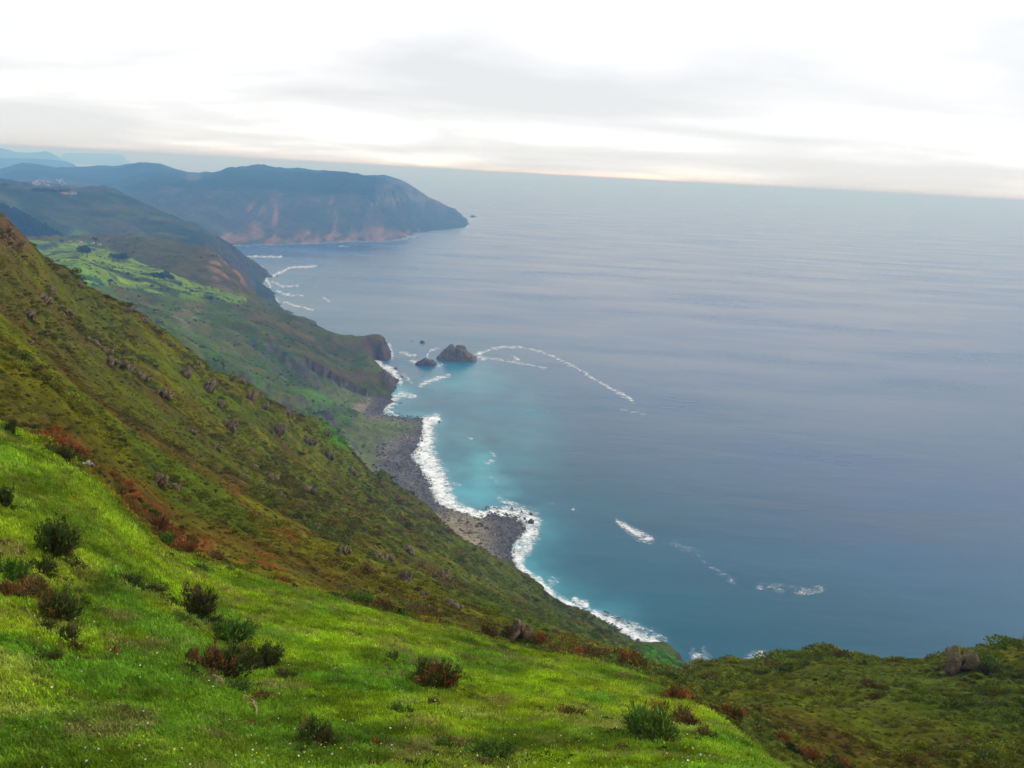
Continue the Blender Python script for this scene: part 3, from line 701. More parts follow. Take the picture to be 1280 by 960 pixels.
def scatter(name, P, rot, scl, tint, protos, label, cat):
    """one object of many instances; P (n,3), rot (n,3) euler, scl (n,) or (n,3), tint (n,3)"""
    n = len(P)
    me = bpy.data.meshes.new(name); me.vertices.add(n); me.vertices.foreach_set('co', np.asarray(P, np.float32).ravel())
    attr_v(me, 'rot', rot); attr_v(me, 'scl', scl if np.ndim(scl) == 2 else np.repeat(np.asarray(scl)[:, None], 3, 1)); attr_v(me, 'tint', tint)
    a = me.attributes.new('pick', 'INT', 'POINT'); a.data.foreach_set('value', RNG.integers(0, len(protos), n).astype(np.int32))
    o = link(name, me)
    g = bpy.data.node_groups.new(name, 'GeometryNodeTree')
    g.interface.new_socket('Geometry', in_out='INPUT', socket_type='NodeSocketGeometry'); g.interface.new_socket('Geometry', in_out='OUTPUT', socket_type='NodeSocketGeometry')
    gi = g.nodes.new('NodeGroupInput'); go = g.nodes.new('NodeGroupOutput'); jn = g.nodes.new('GeometryNodeJoinGeometry')
    def na(nm, ty):
        q = g.nodes.new('GeometryNodeInputNamedAttribute'); q.data_type = ty; q.inputs[0].default_value = nm; return q.outputs[0]
    rv, sv, pk = na('rot', 'FLOAT_VECTOR'), na('scl', 'FLOAT_VECTOR'), na('pick', 'INT')
    er = g.nodes.new('FunctionNodeEulerToRotation'); g.links.new(rv, er.inputs[0])
    for i, pr in enumerate(protos):
        oi = g.nodes.new('GeometryNodeObjectInfo'); oi.inputs['Object'].default_value = pr; oi.inputs['As Instance'].default_value = True
        cp = g.nodes.new('FunctionNodeCompare'); cp.data_type = 'INT'; cp.operation = 'EQUAL'; g.links.new(pk, cp.inputs[2]); cp.inputs[3].default_value = i
        ip = g.nodes.new('GeometryNodeInstanceOnPoints')
        g.links.new(gi.outputs[0], ip.inputs['Points']); g.links.new(cp.outputs[0], ip.inputs['Selection']); g.links.new(oi.outputs['Geometry'], ip.inputs['Instance'])
        g.links.new(er.outputs[0], ip.inputs['Rotation']); g.links.new(sv, ip.inputs['Scale']); g.links.new(ip.outputs[0], jn.inputs[0])
    g.links.new(jn.outputs[0], go.inputs[0])
    md = o.modifiers.new('scatter', 'NODES'); md.node_group = g
    return tag(o, label, cat, kind='stuff')
def sample(n, k0, k1, power=1.0, mask=None):
    """random places on the ground between two profile lines; weight = area / distance**power"""
    j0 = int(np.searchsorted(KI, k0)); j1 = int(np.searchsorted(KI, k1))
    r = TR[j0:j1]; dr_ = np.gradient(TR, axis=0)[j0:j1]
    wt = r * dr_ / r ** power
    if mask is not None: wt = wt * mask[j0:j1]
    px = PX[j0:j1]; wt = wt * ((px > -160) & (px < 1440))
    cs_ = np.cumsum(wt.ravel()); u = RNG.random(n) * cs_[-1]
    f = np.searchsorted(cs_, u); jj = f // NC + j0; cc = f % NC
    jj = np.minimum(jj, NR - 2); cc = np.minimum(cc, NC - 2)
    a, b = RNG.random(n), RNG.random(n)
    def ip(A): return (A[jj, cc].T * (1 - a) * (1 - b) + A[jj + 1, cc].T * a * (1 - b) + A[jj, cc + 1].T * (1 - a) * b + A[jj + 1, cc + 1].T * a * b).T
    return np.stack([ip(TX), ip(TY), ip(TZ)], -1), ip(C), np.stack([ip(PX), ip(PY)], -1)
def blades(seed, n, rad, h, wid, lean=0.5):
    rg = np.random.default_rng(seed); V = []; Fc = []
    for i in range(n):
        a = rg.random() * 6.283; q = rad * math.sqrt(rg.random()); x, y = q * math.cos(a), q * math.sin(a)
        hh = h * (0.5 + rg.random() * 0.7); b = rg.random() * 6.283; le = lean * hh * rg.random(); wd = wid * (0.6 + 0.8 * rg.random())
        dx, dy = math.cos(b) * le, math.sin(b) * le; sx_, sy_ = -math.sin(b) * wd, math.cos(b) * wd
        k = len(V)
        V += [(x - sx_, y - sy_, -0.02), (x + sx_, y + sy_, -0.02), (x + dx * .35 + sx_ * .7, y + dy * .35 + sy_ * .7, hh * .6), (x + dx * .35 - sx_ * .7, y + dy * .35 - sy_ * .7, hh * .6), (x + dx, y + dy, hh * (1 - .25 * le / hh))]
        Fc += [(k, k + 1, k + 2), (k, k + 2, k + 3), (k + 3, k + 2, k + 4)]
    return np.array(V), np.array(Fc)
def clump(seed, n, size=0.22, flat=0.6):
    """low rounded cushion of small leaf sprays, radius about 1"""
    rg = np.random.default_rng(seed); V = []; Fc = []
    lob = [(rg.normal(0, .35), rg.normal(0, .35), .5 + .4 * rg.random()) for _ in range(5)]
    for i in range(n):
        lx, ly, lr = lob[rg.integers(5)]
        a = rg.random() * 6.283; cz = rg.random() ** .7; sr = math.sqrt(max(0, 1 - cz * cz)); rr = lr * (0.75 + .35 * rg.random())
        nrm = np.array([sr * math.cos(a), sr * math.sin(a), cz])
        c = np.array([lx, ly, 0]) + nrm * rr * np.array([1, 1, flat * 1.25])
        d = nrm + rg.normal(0, .45, 3) + np.array([0, 0, .35]); d /= np.linalg.norm(d)
        s = np.cross(d, rg.normal(0, 1, 3)); s /= np.linalg.norm(s) + 1e-9
        sz = size * (.5 + rg.random())
        k = len(V)
        V += [c - s * sz * .45 - d * sz * .3, c + s * sz * .45 - d * sz * .3, c + d * sz]
        Fc += [(k, k + 1, k + 2)]
    return np.array(V), np.array(Fc)
rz = lambda n: np.stack([RNG.normal(0, .12, n), RNG.normal(0, .12, n), RNG.random(n) * 6.283], -1)
M_GRASS = leaf_mat('grass_blade', (1.0, 1.0, 1.0), trans=0.3, var=0.35)
M_LEAF = leaf_mat('heath_leaf', (1.0, 1.0, 1.0), trans=0.15, var=0.4)
# heather and low gorse on the slopes
h_protos = [proto('heath_clump', *clump(70 + i, 420, .145), M_LEAF) for i in range(4)]
def heath(name, n, k0, k1, power, smin, smax, label, mask=None, zs=.8):
    P, cc_, pp = sample(n, k0, k1, power, mask)
    n = len(P); dist = np.linalg.norm(P - np.array([0, 0, H]), axis=1)
    u = RNG.random(n); s = (smin + (smax - smin) * u ** 2.5)
    v = fbm(P[:, 0] / 4, P[:, 1] / 4, 431, 3)
    tint = 2.0 * cc_ * (0.6 + 0.7 * RNG.random(n))[:, None]
    r_ = RNG.random(n); dk = (r_ < .09); tint[dk] = np.array([0.070, 0.088, 0.014]) * (.7 + .8 * RNG.random(dk.sum()))[:, None]
    br = (r_ > .93); tint[br] = np.array([0.13, 0.075, 0.028]) * (.6 + .7 * RNG.random(br.sum()))[:, None]
    ye = (r_ > .78) & (r_ < .86); tint[ye] = np.array([0.17, 0.18, 0.02]) * (.6 + .6 * RNG.random(ye.sum()))[:, None]
    big_ = RNG.random(n) < .025; s[big_] = smax * (1.0 + .9 * RNG.random(big_.sum()))
    pv = fbm(P[:, 0] / 17, P[:, 1] / 17, 433, 4)
    s = s * np.clip(dist / 85, .38, 1.0)
    s = s * (0.75 + dist / 330) * (.55 + .9 * v) * (.58 + .95 * sst(.36, .62, pv))
    scatter(name, P - np.array([0, 0, .08]) * s[:, None], rz(n), np.stack([s, s, s * zs * (.6 + .6 * RNG.random(n))], -1), tint, h_protos, label, 'heath')
heath('heather', 125000, 2.75, 9.2, 1.2, .10, .55, 'low heather and gorse covering the steep hillside', sst(2.85, 3.1, KM) + 0.0)
SLP = (SD > 25) * (1 - 0.9 * fld)
P, cc_, pp = sample(5000, 10, 15, 1.2, SLP * sst(.42, .6, fbm(TX / 60, TY / 60, 447, 4)))
n = len(P); s = 0.6 + 2.2 * RNG.random(n) ** 3
tint = cc_ * (0.55 + 0.7 * RNG.random(n))[:, None]; dk = RNG.random(n) < .12; tint[dk] *= .6
scatter('coastal_scrub', P, rz(n), np.stack([s * .8, s * .8, s * .9], -1), tint, h_protos, 'low scrub dotted over the green coastal slope', 'scrub')
# hedges along the field strips
j0 = int(np.searchsorted(KI, 10)); hm = (fld & edge_v & (cb > .45) & (KIg > 10) & (KIg < 15)) * 1.0
P, cc_, pp = sample(700, 10, 15, 1.0, hm * sst(.42, .55, fbm(TX / 60, TY / 60, 441, 3)))
n = len(P); s = 0.7 + 1.0 * RNG.random(n)
scatter('hedgerows', P, rz(n), np.stack([s * 1.2, s * 1.2, s], -1), np.tile([0.04, 0.07, 0.018], (n, 1)) * (.7 + .6 * RNG.random(n))[:, None], h_protos, 'dark hedgerows between the bright green strip fields', 'hedges')

# ---- boulders too many and small to count along the beaches
def stone(seed, sub=2, flat=.7, jag=.35):
    bm = bmesh.new(); bmesh.ops.create_icosphere(bm, subdivisions=sub, radius=1.0)
    rg = np.random.default_rng(seed)
    pl = [(lambda v: v / np.linalg.norm(v))(rg.normal(0, 1, 3)) for _ in range(11)]; pd = [.62 + .3 * rg.random() for _ in pl]
    V = np.array([v.co[:] for v in bm.verts])
    for a, dd in zip(pl, pd):
        ov = V @ a - dd; V -= np.where(ov > 0, ov, 0)[:, None] * a * .92
    V += rg.normal(0, jag * .08, V.shape)
    V *= np.array([1, .75 + .3 * rg.random(), flat])
    Fc = np.array([[v.index for v in f.verts] for f in bm.faces]); bm.free()
    return V, Fc
def rock_mat(name, base, dark=.45, scale=1.0, attr=False, lichen=None):
    mt, t = new_mat(name); p = pos(t)
    f1 = noise(t, 1.6 * scale, 6, .7, p); f2 = noise(t, 9 * scale, 4, .65, p)
    if attr: a = N(t, 'ShaderNodeAttribute', attribute_name='tint', attribute_type='INSTANCER').outputs['Color']
    else:
        a = N(t, 'ShaderNodeRGB'); a.outputs[0].default_value = (*base, 1); a = a.outputs[0]
    c = mixc(t, 1.0, a, ramp(t, f1, [(.3, (dark,) * 3), (.7, (1.5,) * 3)]), 'MULTIPLY')
    c = mixc(t, 1.0, c, ramp(t, f2, [(.3, (.7,) * 3), (.7, (1.25,) * 3)]), 'MULTIPLY')
    if lichen:
        nn = N(t, 'ShaderNodeNewGeometry'); sp = N(t, 'ShaderNodeSeparateXYZ'); L(t, nn.outputs['Normal'], sp.inputs[0])
        lf = MATH(t, 'ADD', sp.outputs[2], MATH(t, 'MULTIPLY', MATH(t, 'SUBTRACT', noise(t, .9 * scale, 4, .6, p), .5), 1.6))
        mr = N(t, 'ShaderNodeMapRange'); mr.inputs['From Min'].default_value = .45; mr.inputs['From Max'].default_value = .85; L(t, lf, mr.inputs[0])
        c = mixc(t, mr.outputs[0], c, lichen)
    pr = principled(t, c, .88, .2, bump(t, f1, .9, .5 / scale)); out(t, pr.outputs[0]); return mt
M_BOULD = rock_mat('beach_stone', (.1, .1, .1), attr=True)
s_protos = [proto('stone', *stone(90 + i, 1, .65), M_BOULD) for i in range(4)]
bmask = ((KIg > 9.2) & (KIg < 13) & (SKV < .3) & (SD > -9) & (SD < 40) & (PX > 455)) * (np.exp(-np.maximum(SD, 0) / 20) + .1)
P, cc_, pp = sample(9500, 9.2, 13, .6, bmask)
n = len(P); s = .45 + 1.5 * RNG.random(n) ** 4
P[:, 2] = np.maximum(P[:, 2], -.3)
tn = ell(pp[:, 0], pp[:, 1], 590, 665, 38, 22, 35)
tint = (np.array([.085, .075, .074]) * (1 - tn[:, None]) + np.array([.2, .165, .11]) * tn[:, None]) * (.45 + 1.0 * RNG.random(n))[:, None]
scatter('beach_boulders', P, np.stack([RNG.normal(0, .4, n), RNG.normal(0, .4, n), RNG.random(n) * 6], -1), s, tint, s_protos, 'grey boulders heaped along the beaches by the surf', 'boulders')

# ================================================================== things
def px2m(p, n): return n * (Vector(p) - Vector((0, 0, H))).length / F
def slope_rot(p, s=1.0, amt=.6):
    """euler that leans a thing part of the way with the ground"""
    e = max(.3, s); gx = (ground(p[0] + e, p[1]) - ground(p[0] - e, p[1])) / (2 * e); gy = (ground(p[0], p[1] + e) - ground(p[0], p[1] - e)) / (2 * e)
    nrm = Vector((-gx * amt, -gy * amt, 1)).normalized()
    return nrm.to_track_quat('Z', 'Y').to_euler()

# ---- bushes
M_BUSH = leaf_mat('bush_leaf', (1.9, 1.9, 1.7), use_attr='GEOMETRY', trans=.12, var=.35)
M_STEM = leaf_mat('bush_stem', base=(.085, .06, .035), trans=0.0, var=.3)
PAL = {'dark': [(.030, .042, .011), (.040, .055, .012), (.024, .030, .011), (.058, .042, .018)],
       'green': [(.038, .085, .012), (.050, .10, .013), (.028, .060, .012), (.06, .09, .02)],
       'rust': [(.19, .060, .018), (.13, .050, .018), (.085, .045, .018), (.06, .055, .015)],
       'brown': [(.095, .055, .024), (.060, .045, .018), (.045, .045, .015), (.12, .070, .03)],
       'mixed': [(.030, .046, .012), (.036, .050, .013), (.11, .050, .02), (.055, .042, .018)]}
def bush_mesh(seed, wr, ht, kind, n, blob=6):
    """foliage and stems; wr = half width, ht = height in metres"""
    rg = np.random.default_rng(seed); V, Fc, T = [], [], []
    SV, SF = [], []
    lob = []
    for i in range(blob):
        a = rg.random() * 6.283; q = .78 * math.sqrt(rg.random()) if i else .1
        lob.append((q * math.cos(a), q * math.sin(a), (.30 + .55 * rg.random()) * (1.1 - .35 * q), .24 + .22 * rg.random(), rg.integers(4)))
    per = max(3, n // (blob * 14))
    for (lx, ly, lz, lr, pc) in lob:
        for s_ in range(14):
            a = rg.random() * 6.283; cz = rg.uniform(-.25, 1); sr = math.sqrt(max(0, 1 - cz * cz))
            tip = np.array([(lx + lr * sr * math.cos(a) * 1.05) * wr, (ly + lr * sr * math.sin(a) * 1.05) * wr, max(.06, (lz * .72 + lr * .75 * cz)) * ht])
            tip *= .85 + .3 * rg.random()
            base = np.array([lx * wr * .3, ly * wr * .3, -.04 * ht]) + rg.normal(0, .03, 3) * wr
            mid_ = (base + tip) * .5 + rg.normal(0, .06, 3) * wr
            w0 = .012 * ht + .004
            # stem: three-sided, tapering
            if s_ % 2 == 0:
                k = len(SV)
                for q, (c_, w_) in enumerate(((base, w0), (mid_, w0 * .7), (tip, w0 * .25))):
                    for e_ in range(3): SV.append(c_ + w_ * np.array([math.cos(e_ * 2.09), math.sin(e_ * 2.09), 0]))
                for q in range(2):
                    for e_ in range(3):
                        a0 = k + q * 3 + e_; a1 = k + q * 3 + (e_ + 1) % 3; SF.append((a0, a1, a1 + 3)); SF.append((a0, a1 + 3, a0 + 3))
            col = np.array(PAL[kind][pc if rg.random() < .65 else rg.integers(4)])
            u = .45 + .6 * rg.random((per, 1)); c_ = mid_ + (tip - mid_) * (u - .45) * 1.6 + rg.normal(0, .06, (per, 3)) * np.array([wr, wr, ht])
            c_[:, 2] = np.maximum(c_[:, 2], .02 * ht)
            d = (tip - base) / (np.linalg.norm(tip - base) + 1e-6) + rg.normal(0, .55, (per, 3)) + np.array([0, 0, .45]); d /= np.linalg.norm(d, axis=1)[:, None]
            sd = np.cross(d, rg.normal(0, 1, (per, 3))); sd /= np.linalg.norm(sd, axis=1)[:, None] + 1e-9
            ln = (.07 + .11 * rg.random((per, 1))) * (wr + ht) * .5; wd = ln * (.11 + .10 * rg.random((per, 1)))
            k = len(V) * 3 * per; V.append(np.stack([c_ - sd * wd, c_ + sd * wd, c_ + d * ln], 1).reshape(-1, 3))
            T.append(np.repeat(col * (.6 + .8 * rg.random((per, 1))), 3, 0))
    V = np.concatenate(V); T = np.concatenate(T); Fc = np.arange(len(V)).reshape(-1, 3)
    return (np.array(V), np.array(Fc), np.array(T)), (np.array(SV), np.array(SF))
BUSH_POS = []
def bush(name, px, py, w, h, kind, label, group, n=900, cat='bush', kmin=0.9):
    p = hit(px, py, kmin)
    if p is None: return
    wr = px2m(p, w) / 2 * 1.12; ht = px2m(p, h) * .98
    BUSH_POS.append((p.x, p.y, wr))
    e = empty(name, p); e.rotation_euler = slope_rot(p, wr, .35)
    fo, st = bush_mesh(int(px * 31 + py), wr, ht, kind, n, 6 + int(w > 30) * 4 + int(w > 50) * 4)
    me = mesh_np('foliage', fo[0], fo[1], False); attr_col(me, 'tint', fo[2]); link('foliage', me, M_BUSH, e)
    link('woody_base', mesh_np('woody_base', st[0], st[1], False), M_STEM, e)
    return tag(e, label, cat, group)
G1 = 'gorse bushes on the meadow'; G2 = 'rust coloured tufts on the meadow'; G3 = 'bushes along the meadow edge'
SM_D = 'small dark gorse bush alone in the short meadow grass'; SM_R = 'small rusty tuft of dead growth in the meadow grass'
SM_B = 'small brown dry bush in the meadow grass'; ED_R = 'rusty bracken clump along the lower edge of the meadow'
ED_D = 'dark bush along the edge where meadow meets heath'; ED_B = 'brown bush along the edge where meadow meets heath'
BUSHES = [
 ('gorse_bush', 65, 694, 42, 48, 'dark', 'tall dark gorse bush above a string of darker scrub on the meadow', G1, 1300),
 ('gorse_bush', 50, 716, 28, 24, 'dark', 'dark gorse bush at the foot of the tall gorse bush', G1, 700),
 ('gorse_bush', 10, 722, 44, 26, 'green', 'low spreading green bush beside the tall dark gorse', G1, 900),
 ('dry_bush', 4, 744, 40, 20, 'rust', 'reddish brown dry scrub under the low green bush', G2, 600),
 ('dry_bush', 42, 744, 56, 22, 'brown', 'wide brown dry bush below the tall dark gorse', G2, 900),
 ('dry_bush', 74, 777, 42, 46, 'mixed', 'upright brown and dark bush downslope of the wide dry bush', G1, 1100),
 ('gorse_bush', 57, 790, 22, 18, 'dark', 'dark low gorse just below the upright brown bush', G1, 500),
 ('gorse_bush', 84, 802, 32, 22, 'dark', 'dark gorse clump between the brown bush and a brown tuft', G1, 600),
 ('dry_bush', 92, 815, 20, 16, 'brown', 'brown tuft below the dark gorse clump', G2, 400),
 ('gorse_bush', 56, 826, 30, 16, 'dark', SM_D, G1, 450),
 ('dead_tuft', 139, 819, 22, 14, 'rust', SM_R, G2, 350),
 ('gorse_bush', 144, 724, 18, 14, 'green', 'small green bush uphill of the long dark gorse row', G1, 350),
 ('gorse_bush', 166, 735, 32, 20, 'dark', 'long low dark gorse, upper of two side by side', G1, 600),
 ('gorse_bush', 187, 742, 30, 18, 'dark', 'long low dark gorse, lower of two side by side', G1, 600),
 ('gorse_bush', 244, 771, 46, 40, 'dark', 'big round dark gorse bush standing apart above the large thicket', G1, 1500),
 ('gorse_bush', 222, 778, 28, 18, 'green', 'low green bush at the foot of the big round gorse', G1, 500),
 ('gorse_bush', 272, 782, 28, 16, 'dark', 'small dark bush between the round gorse and the thicket', G1, 450),
 ('gorse_bush', 284, 806, 44, 38, 'green', 'bushy green upper part of the large gorse thicket', G1, 1200),
 ('gorse_bush', 280, 848, 52, 50, 'mixed', 'dark and brown twiggy heart of the large gorse thicket', G1, 1700),
 ('gorse_bush', 312, 838, 34, 34, 'dark', 'dark rounded gorse in the middle of the large thicket', G1, 1100),
 ('gorse_bush', 333, 834, 32, 34, 'dark', 'dark gorse at the seaward end of the large thicket', G1, 1100),
 ('dry_bush', 238, 832, 22, 30, 'brown', 'brown dry bush beside the large gorse thicket', G2, 600),
 ('gorse_bush', 296, 868, 40, 18, 'green', 'low green scrub at the foot of the large thicket', G1, 600),
 ('gorse_bush', 358, 850, 24, 18, 'dark', 'small dark bush just seaward of the large thicket', G1, 450),
 ('dry_bush', 328, 878, 34, 20, 'brown', 'brown dry bush below the large gorse thicket', G2, 500),
 ('dead_tuft', 313, 912, 20, 14, 'rust', 'orange brown tuft of dead twigs beside a fallen stick', G2, 350),
 ('dry_bush', 396, 932, 46, 38, 'mixed', 'brown gorse bush with pale dead twigs low on the meadow', G2, 1200),
 ('gorse_bush', 384, 945, 30, 16, 'green', 'green scrub at the foot of the brown gorse with dead twigs', G1, 450),
 ('gorse_bush', 492, 826, 24, 13, 'dark', SM_D, G1, 400),
 ('gorse_bush', 545, 860, 52, 38, 'mixed', 'wide gorse bush with reddish brown crown alone on the grass', G1, 1700),
 ('gorse_bush', 497, 896, 32, 22, 'green', 'low dark green bush below the reddish gorse bush', G1, 600),
 ('dry_bush', 541, 886, 26, 20, 'brown', 'brown bush directly below the reddish gorse bush', G2, 500),
 ('dead_tuft', 469, 933, 20, 12, 'rust', SM_R, G2, 350),
 ('gorse_bush', 711, 900, 30, 22, 'mixed', SM_D, G1, 700),
 ('gorse_bush', 614, 952, 64, 26, 'green', 'broad low green bush at the bottom of the meadow', G1, 1000),
 ('gorse_bush', 767, 882, 12, 8, 'dark', SM_D, G1, 250),
 ('dead_tuft', 778, 937, 16, 10, 'rust', SM_R, G2, 300),
 ('gorse_bush', 818, 930, 76, 50, 'green', 'large leafy green bush where the meadow meets the gully', G1, 1900),
 ('gorse_bush', 800, 896, 16, 12, 'dark', SM_D, G1, 300),
 ('bracken_clump', 842, 876, 32, 26, 'rust', 'bright rusty bracken clump above the large leafy green bush', G3, 700),
 ('bracken_clump', 826, 892, 28, 18, 'rust', 'rusty bracken between the bright clump and the green bush', G3, 500),
 ('bracken_clump', 856, 908, 46, 26, 'brown', 'brown bracken bank on the gully side of the green bush', G3, 900),
 ('bracken_clump', 880, 925, 26, 18, 'brown', 'brown bracken at the lower end of the bracken bank', G3, 500),
 ('bracken_clump', 915, 899, 26, 26, 'rust', 'dark red bracken clump across the gully below the ridge', G3, 600),
 ('bracken_clump', 974, 925, 28, 14, 'rust', ED_R, G3, 400),
 ('bracken_clump', 1018, 950, 36, 16, 'rust', ED_R, G3, 450),
 ('bracken_clump', 1052, 962, 30, 18, 'rust', ED_R, G3, 450),
 ('dry_bush', 608, 798, 24, 24, 'brown', ED_B, G3, 600),
 ('gorse_bush', 588, 806, 22, 10, 'green', ED_D, G3, 350),
 ('gorse_bush', 625, 812, 24, 10, 'green', ED_D, G3, 350),
 ('bracken_clump', 672, 806, 20, 20, 'rust', ED_R, G3, 500),
 ('dry_bush', 690, 818, 26, 14, 'brown', ED_B, G3, 400),
 ('dry_bush', 694, 838, 14, 10, 'brown', SM_B, G2, 300),
 ('bracken_clump', 742, 826, 28, 24, 'brown', 'brown bracken beside the bright rusty bracken over the shore', G3, 600),
 ('bracken_clump', 790, 834, 30, 26, 'rust', 'bright rusty bracken clump standing out above the boulder shore', G3, 700),
 ('gorse_bush', 766, 838, 36, 16, 'green', 'green bush between the rusty and the brown bracken', G3, 500),
 ('gorse_bush', 440, 752, 44, 16, 'green', ED_D, G3, 600),
 ('dry_bush', 478, 764, 40, 18, 'brown', ED_B, G3, 600),
 ('dry_bush', 530, 772, 50, 20, 'brown', ED_B, G3, 600),
 ('gorse_bush', 74, 574, 34, 22, 'dark', 'dark bush wrapped in rusty bracken beside the pale rock', G3, 800),
 ('bracken_clump', 60, 556, 50, 18, 'rust', 'orange bracken bank above the pale rock', G3, 800),
 ('bracken_clump', 92, 570, 28, 18, 'rust', 'rusty bracken right beside the pale rock', G3, 500),
 ('gorse_bush', 13, 544, 18, 22, 'dark', 'dark upright bush at the top of the meadow', G3, 450),
 ('gorse_bush', 6, 634, 24, 32, 'dark', 'dark gorse by itself on the upper meadow', G1, 600),
 ('dead_tuft', 88, 624, 12, 8, 'rust', SM_R, G2, 250),
 ('bracken_clump', 196, 658, 34, 20, 'rust', ED_R, G3, 600), ('gorse_bush', 210, 682, 24, 20, 'green', ED_D, G3, 500),
 ('bracken_clump', 231, 690, 30, 22, 'rust', ED_R, G3, 600), ('gorse_bush', 254, 716, 22, 16, 'green', ED_D, G3, 450), ('gorse_bush', 284, 716, 20, 12, 'green', ED_D, G3, 400),
 ('bracken_clump', 268, 700, 30, 16, 'brown', ED_B, G3, 500), ('bracken_clump', 352, 730, 26, 14, 'rust', ED_R, G3, 400), ('dry_bush', 368, 738, 10, 10, 'dark', ED_D, G3, 300),
 ('dry_bush', 220, 704, 10, 8, 'brown', SM_B, G2, 250), ('dead_tuft', 160, 640, 26, 18, 'rust', ED_R, G3, 450), ('bracken_clump', 150, 622, 22, 18, 'brown', ED_B, G3, 400),
]
for b in BUSHES: bush(*b[:8], n=int(b[8] * 3.2))

# fallen stick and bare twigs
def stick(px, py, px2, py2, label):
    a = hit(px, py, .9); b = hit(px2, py2, .9); 
    if a is None or b is None: return
    d = b - a; k = d.length; V = []; Fc = []
    rg = np.random.default_rng(5)
    pts = [np.array(a + d * u) + np.array([0, 0, .05 + .10 * math.sin(u * 3.1)]) + rg.normal(0, .012, 3) for u in np.linspace(0, 1, 6)]
    def tube(pts, w0, w1):
        k0 = len(V)
        for i, c_ in enumerate(pts):
            w_ = w0 + (w1 - w0) * i / (len(pts) - 1)
            for e_ in range(5): V.append(np.array(c_) + w_ * np.array([math.cos(e_ * 1.257), math.sin(e_ * 1.257) * .6, math.sin(e_ * 1.257)]))
        for i in range(len(pts) - 1):
            for e_ in range(5): Fc.append((k0 + i * 5 + e_, k0 + i * 5 + (e_ + 1) % 5, k0 + i * 5 + 5 + (e_ + 1) % 5, k0 + i * 5 + 5 + e_))
    tube(pts, .016, .006)
    for i in (2, 3, 4): tube([pts[i], pts[i] + rg.normal(0, .07, 3) + np.array([0, 0, .06]), pts[i] + rg.normal(0, .14, 3) + np.array([0, 0, .10])], .008, .003)
    me = mesh_np('fallen_stick', np.array(V) - np.array(a), np.array(Fc)); o = link('fallen_stick', me, leaf_mat('bleached_wood', base=(.30, .20, .12), trans=0, var=.25), None, a)
    tag(o, label, 'stick')
stick(322, 900, 312, 880, 'bare forked stick lying beside the orange brown tuft')
stick(262, 850, 284, 866, 'pale bent branch lying at the foot of the gorse thicket')

# ---- rock outcrops
M_ROCK = rock_mat('hill_rock', (.175, .115, .072), .35, 1.6, lichen=(.075, .07, .022))
M_PALE = rock_mat('pale_rock', (.30, .26, .21), .55, 2.0)
M_PINK = rock_mat('crag_rock', (.19, .125, .085), .35, 1.2, lichen=(.06, .07, .018))
M_DARKR = rock_mat('sea_rock', (.085, .068, .06), .4, .12)
M_STACK = rock_mat('stack_rock', (.16, .12, .085), .25, .14, lichen=(.10, .085, .045))
def block(seed):
    """angular block: hull of random points near the faces of a box"""
    rg = np.random.default_rng(seed); bm = bmesh.new()
    for i in range(15):
        q = rg.uniform(-1, 1, 3); ax = rg.integers(3); q[ax] = math.copysign(1, q[ax]) * rg.uniform(.75, 1.05)
        bm.verts.new(tuple(q))
    r_ = bmesh.ops.convex_hull(bm, input=bm.verts)
    bmesh.ops.delete(bm, geom=[v for v in r_['geom_interior'] if isinstance(v, bmesh.types.BMVert)], context='VERTS')
    bmesh.ops.triangulate(bm, faces=bm.faces); bm.verts.index_update()
    V = np.array([v.co[:] for v in bm.verts]); Fc = np.array([[v.index for v in f.verts] for f in bm.faces]); bm.free()
    return V, Fc
def outcrop_mesh(seed, n, w, h, dep=.8):
    """a broken crag: many angular blocks leaning the same way, fused at the base"""
    rg = np.random.default_rng(seed); VV, FF = [], []; k = 0
    lean = rg.normal(0, .3)
    for i in range(n * 4):
        V, Fc = block(seed * 13 + i)
        s = (.46 if i < 2 else .16 + .22 * rg.random())
        tilt = lean + rg.normal(0, .25); c_, s_ = math.cos(tilt), math.sin(tilt)
        V = V * np.array([w * .40 * s * (.5 + .6 * rg.random()), w * .40 * dep * s, h * .80 * s * (.8 + .5 * rg.random())])
        V = np.stack([V[:, 0] * c_ - V[:, 2] * s_, V[:, 1], V[:, 0] * s_ + V[:, 2] * c_], -1)
        q = float(np.clip(rg.normal(0, .22), -.27, .27))
        V += np.array([q * w, rg.normal(0, w * .16), h * (.30 * rg.random() + .12) * max(.2, 1 - abs(q) * 1.6)])
        VV.append(V); FF.append(Fc + k); k += len(V)
    V = np.concatenate(VV); 
    return V, np.concatenate(FF)
def outcrop(px, py, w, h, label, group, mat=None, n=4, name='rock_outcrop', kmin=3.0):
    p = hit(px, py, kmin)
    if p is None: return
    V, Fc = outcrop_mesh(int(px * 7 + py), n, px2m(p, w), px2m(p, h))
    o = link(name, mesh_np(name, V, Fc, False), mat or M_ROCK, None, p)
    o.rotation_euler = slope_rot(p, px2m(p, w) / 2, .5)
    return tag(o, label, 'rock', group)
GR = 'rock outcrops on the heath hillside'; OUT = 'lone brown outcrop in open heath on the middle of the hillside'
